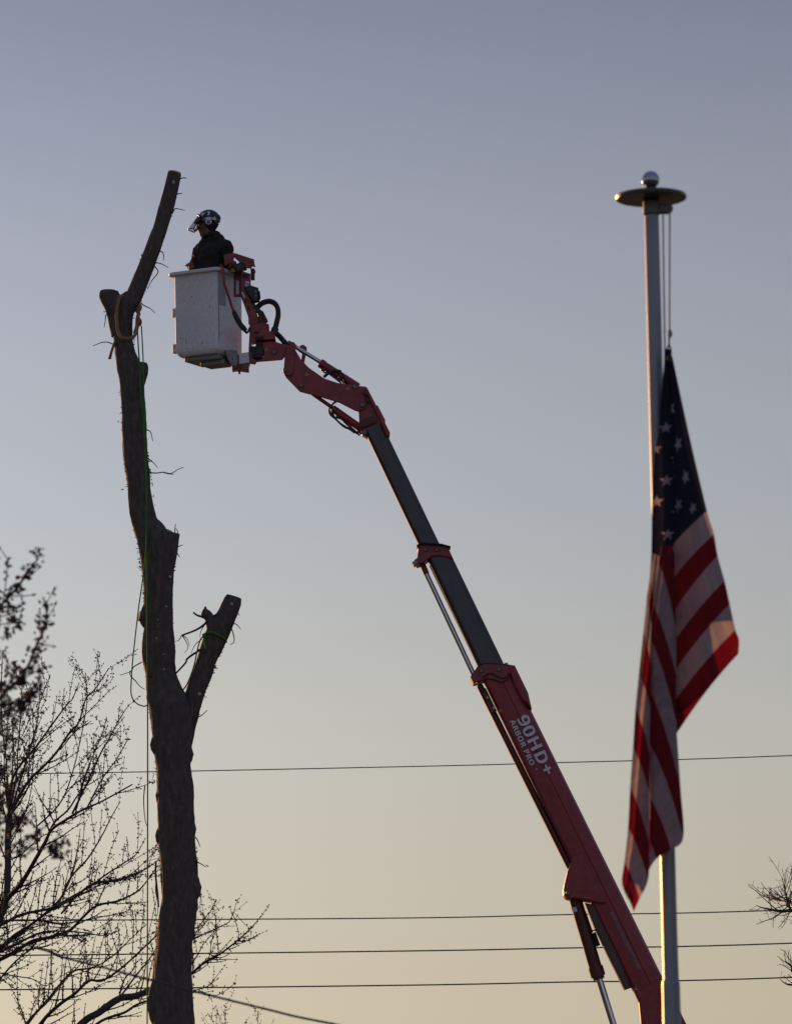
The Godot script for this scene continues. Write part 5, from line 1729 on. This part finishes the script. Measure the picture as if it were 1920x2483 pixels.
	list = [
		[0.009, 0.004, [-700, 1800, -300, 1500, -150, 1190, -60, 900, -20, 500, 10, 200], 0.0, 1900.0, 3.745],
		[0.0085, 0.003, [-300, 1500, 0, 910, 40, 830, 250, 600, 330, 480, 450, 310, 530, 200, 560, 60], 0.0, 1320.0, 5.746],
		[0.003, 0.002, [40, 830, 60, 700, 80, 600, 110, 300, 110, 210, 0, 50], 0.0, 1320.0, 5.746],
		[0.003, 0.002, [0, 915, 80, 940, 180, 915, 260, 890, 335, 830], 0.0, 1320.0, 5.746],
		[0.003, 0.002, [-60, 1010, 60, 1000, 140, 960, 200, 1100, 270, 1070, 305, 985], 0.0, 1320.0, 5.746],
		[0.003, 0.002, [-60, 1120, 60, 1110, 140, 1110, 90, 1200, 50, 1320], 0.0, 1320.0, 5.746],
		[0.01, 0.003, [-250, 2400, 0, 2150, 100, 2030, 250, 1900, 400, 1690, 500, 1440, 600, 1230, 650, 1080, 650, 920, 610, 750], 0.0, 1320.0, 5.746],
		[0.004, 0.002, [250, 1900, 170, 1750, 100, 1650, 50, 1500], 0.0, 1320.0, 5.746],
		[0.005, 0.002, [300, 2250, 430, 2150, 520, 1980, 560, 1780, 640, 1725], 0.0, 1320.0, 5.746],
		[0.004, 0.002, [330, 1830, 460, 1720, 500, 1610], 0.0, 1320.0, 5.746],
		[0.008, 0.003, [-200, 1620, 0, 1490, 200, 1370, 380, 1260], 0.0, 1600.0, 8.445],
		[0.007, 0.002, [-200, 1050, 100, 920, 400, 890, 600, 800, 660, 700], 0.0, 1600.0, 8.445],
		[0.004, 0.002, [560, 830, 640, 950, 560, 1080], 0.0, 1600.0, 8.445],
		[0.005, 0.002, [150, 1480, 500, 1330, 700, 1200, 820, 1120], 0.0, 1850.0, 7.28],
		[0.004, 0.002, [150, 1600, 600, 1500, 900, 1480, 1130, 1440, 1190, 1370], 0.0, 1850.0, 7.28],
		[0.004, 0.002, [900, 1490, 1060, 1560, 1130, 1700], 0.0, 1850.0, 7.28],
		[0.004, 0.002, [160, 1250, 400, 1020, 560, 870], 0.0, 1850.0, 7.28],
		[0.006, 0.002, [-300, 900, -100, 700, 100, 520, 200, 420, 330, 330], 0.0, 1850.0, 7.28],
		[0.006, 0.002, [-300, 1000, -100, 900, 80, 720, 260, 640, 400, 580], 0.0, 1850.0, 7.28],
		[0.005, 0.002, [-160, 500, -60, 300, 60, 120, 160, -40], 0.0, 1850.0, 7.28],
		[0.006, 0.002, [-300, 1250, -100, 1150, 60, 1060, 240, 1000, 380, 960], 0.0, 1850.0, 7.28],
		[0.005, 0.002, [-200, 300, 0, 160, 180, 60, 240, -80], 0.0, 1850.0, 7.28],
		[0.004, 0.002, [-100, 800, 50, 760, 160, 800, 200, 900], 0.0, 1600.0, 8.445],
		[0.004, 0.002, [-100, 600, 60, 640, 130, 560, 210, 440], 0.0, 1600.0, 8.445],
		[0.004, 0.002, [300, 1150, 480, 900, 620, 800, 720, 650], 0.0, 1600.0, 8.445],
		[0.004, 0.002, [350, 900, 520, 760, 640, 700, 700, 560], 0.0, 1600.0, 8.445],
		[0.005, 0.002, [-100, 1750, 100, 1650, 260, 1500, 330, 1320], 0.0, 1600.0, 8.445],
		[0.005, 0.002, [-100, 1350, 60, 1180, 160, 1080, 200, 900], 0.0, 1600.0, 8.445],
		[0.005, 0.002, [-150, 1900, 60, 1860, 240, 1800, 330, 1700], 0.0, 1600.0, 8.445],
		[0.005, 0.002, [-150, 700, 20, 560, 140, 500, 260, 520], 0.0, 1850.0, 7.28],
		[0.005, 0.002, [-150, 1050, 20, 980, 160, 940, 260, 960, 330, 1050], 0.0, 1850.0, 7.28],
	]
	limbs(t, list, d, 1, 1, M["twig bark"], M["buds"])

func wires():
	var names := ["topmost of the four thin power lines, crossing behind the boom and the flag", "second power line from the top, crossing just below the tip of the flag", "third power line from the top, crossing behind the lift ram's barrel", "lowest of the four power lines, crossing just below the lift ram's collar"]
	var ys := [[1877, 1859, 1849, 1832], [2233, 2226, 2218, 2206], [2317, 2306, 2299, 2287], [2400, 2389, 2381.5, 2370]]
	for i in 4:
		var d := 70.0 - i * 1.2
		var y: Array = ys[i]
		var st := begin()
		tube(st, curve([at(-3200, y[0] + 0.0, d), at(-1500, y[0] + 14.0, d), at(0, y[0], d), at(980, y[1], d), at(1360, y[2], d), at(1920, y[3], d), at(3400, y[3] - 62.0, d), at(5000, y[3] - 170.0, d)], 8), [0.0088 + 0.0012 * mini(i, 2)], 6)
		solo(st, "power_line", M["cable"], names[i], "power line", "power lines strung across the sky")
	var st := begin()
	tube(st, curve(pts([-3000, 1350, -500, 2140, 64, 2291, 150, 2320, 240, 2343, 368, 2377, 468, 2403, 646, 2447, 794, 2480, 1300, 2570, 2400, 2660, 4200, 2600], 22.0), 5), [0.0062], 6)
	solo(st, "near_cable", M["cable"], "blurred near cable slanting down to the right across the trunk's foot", "cable")
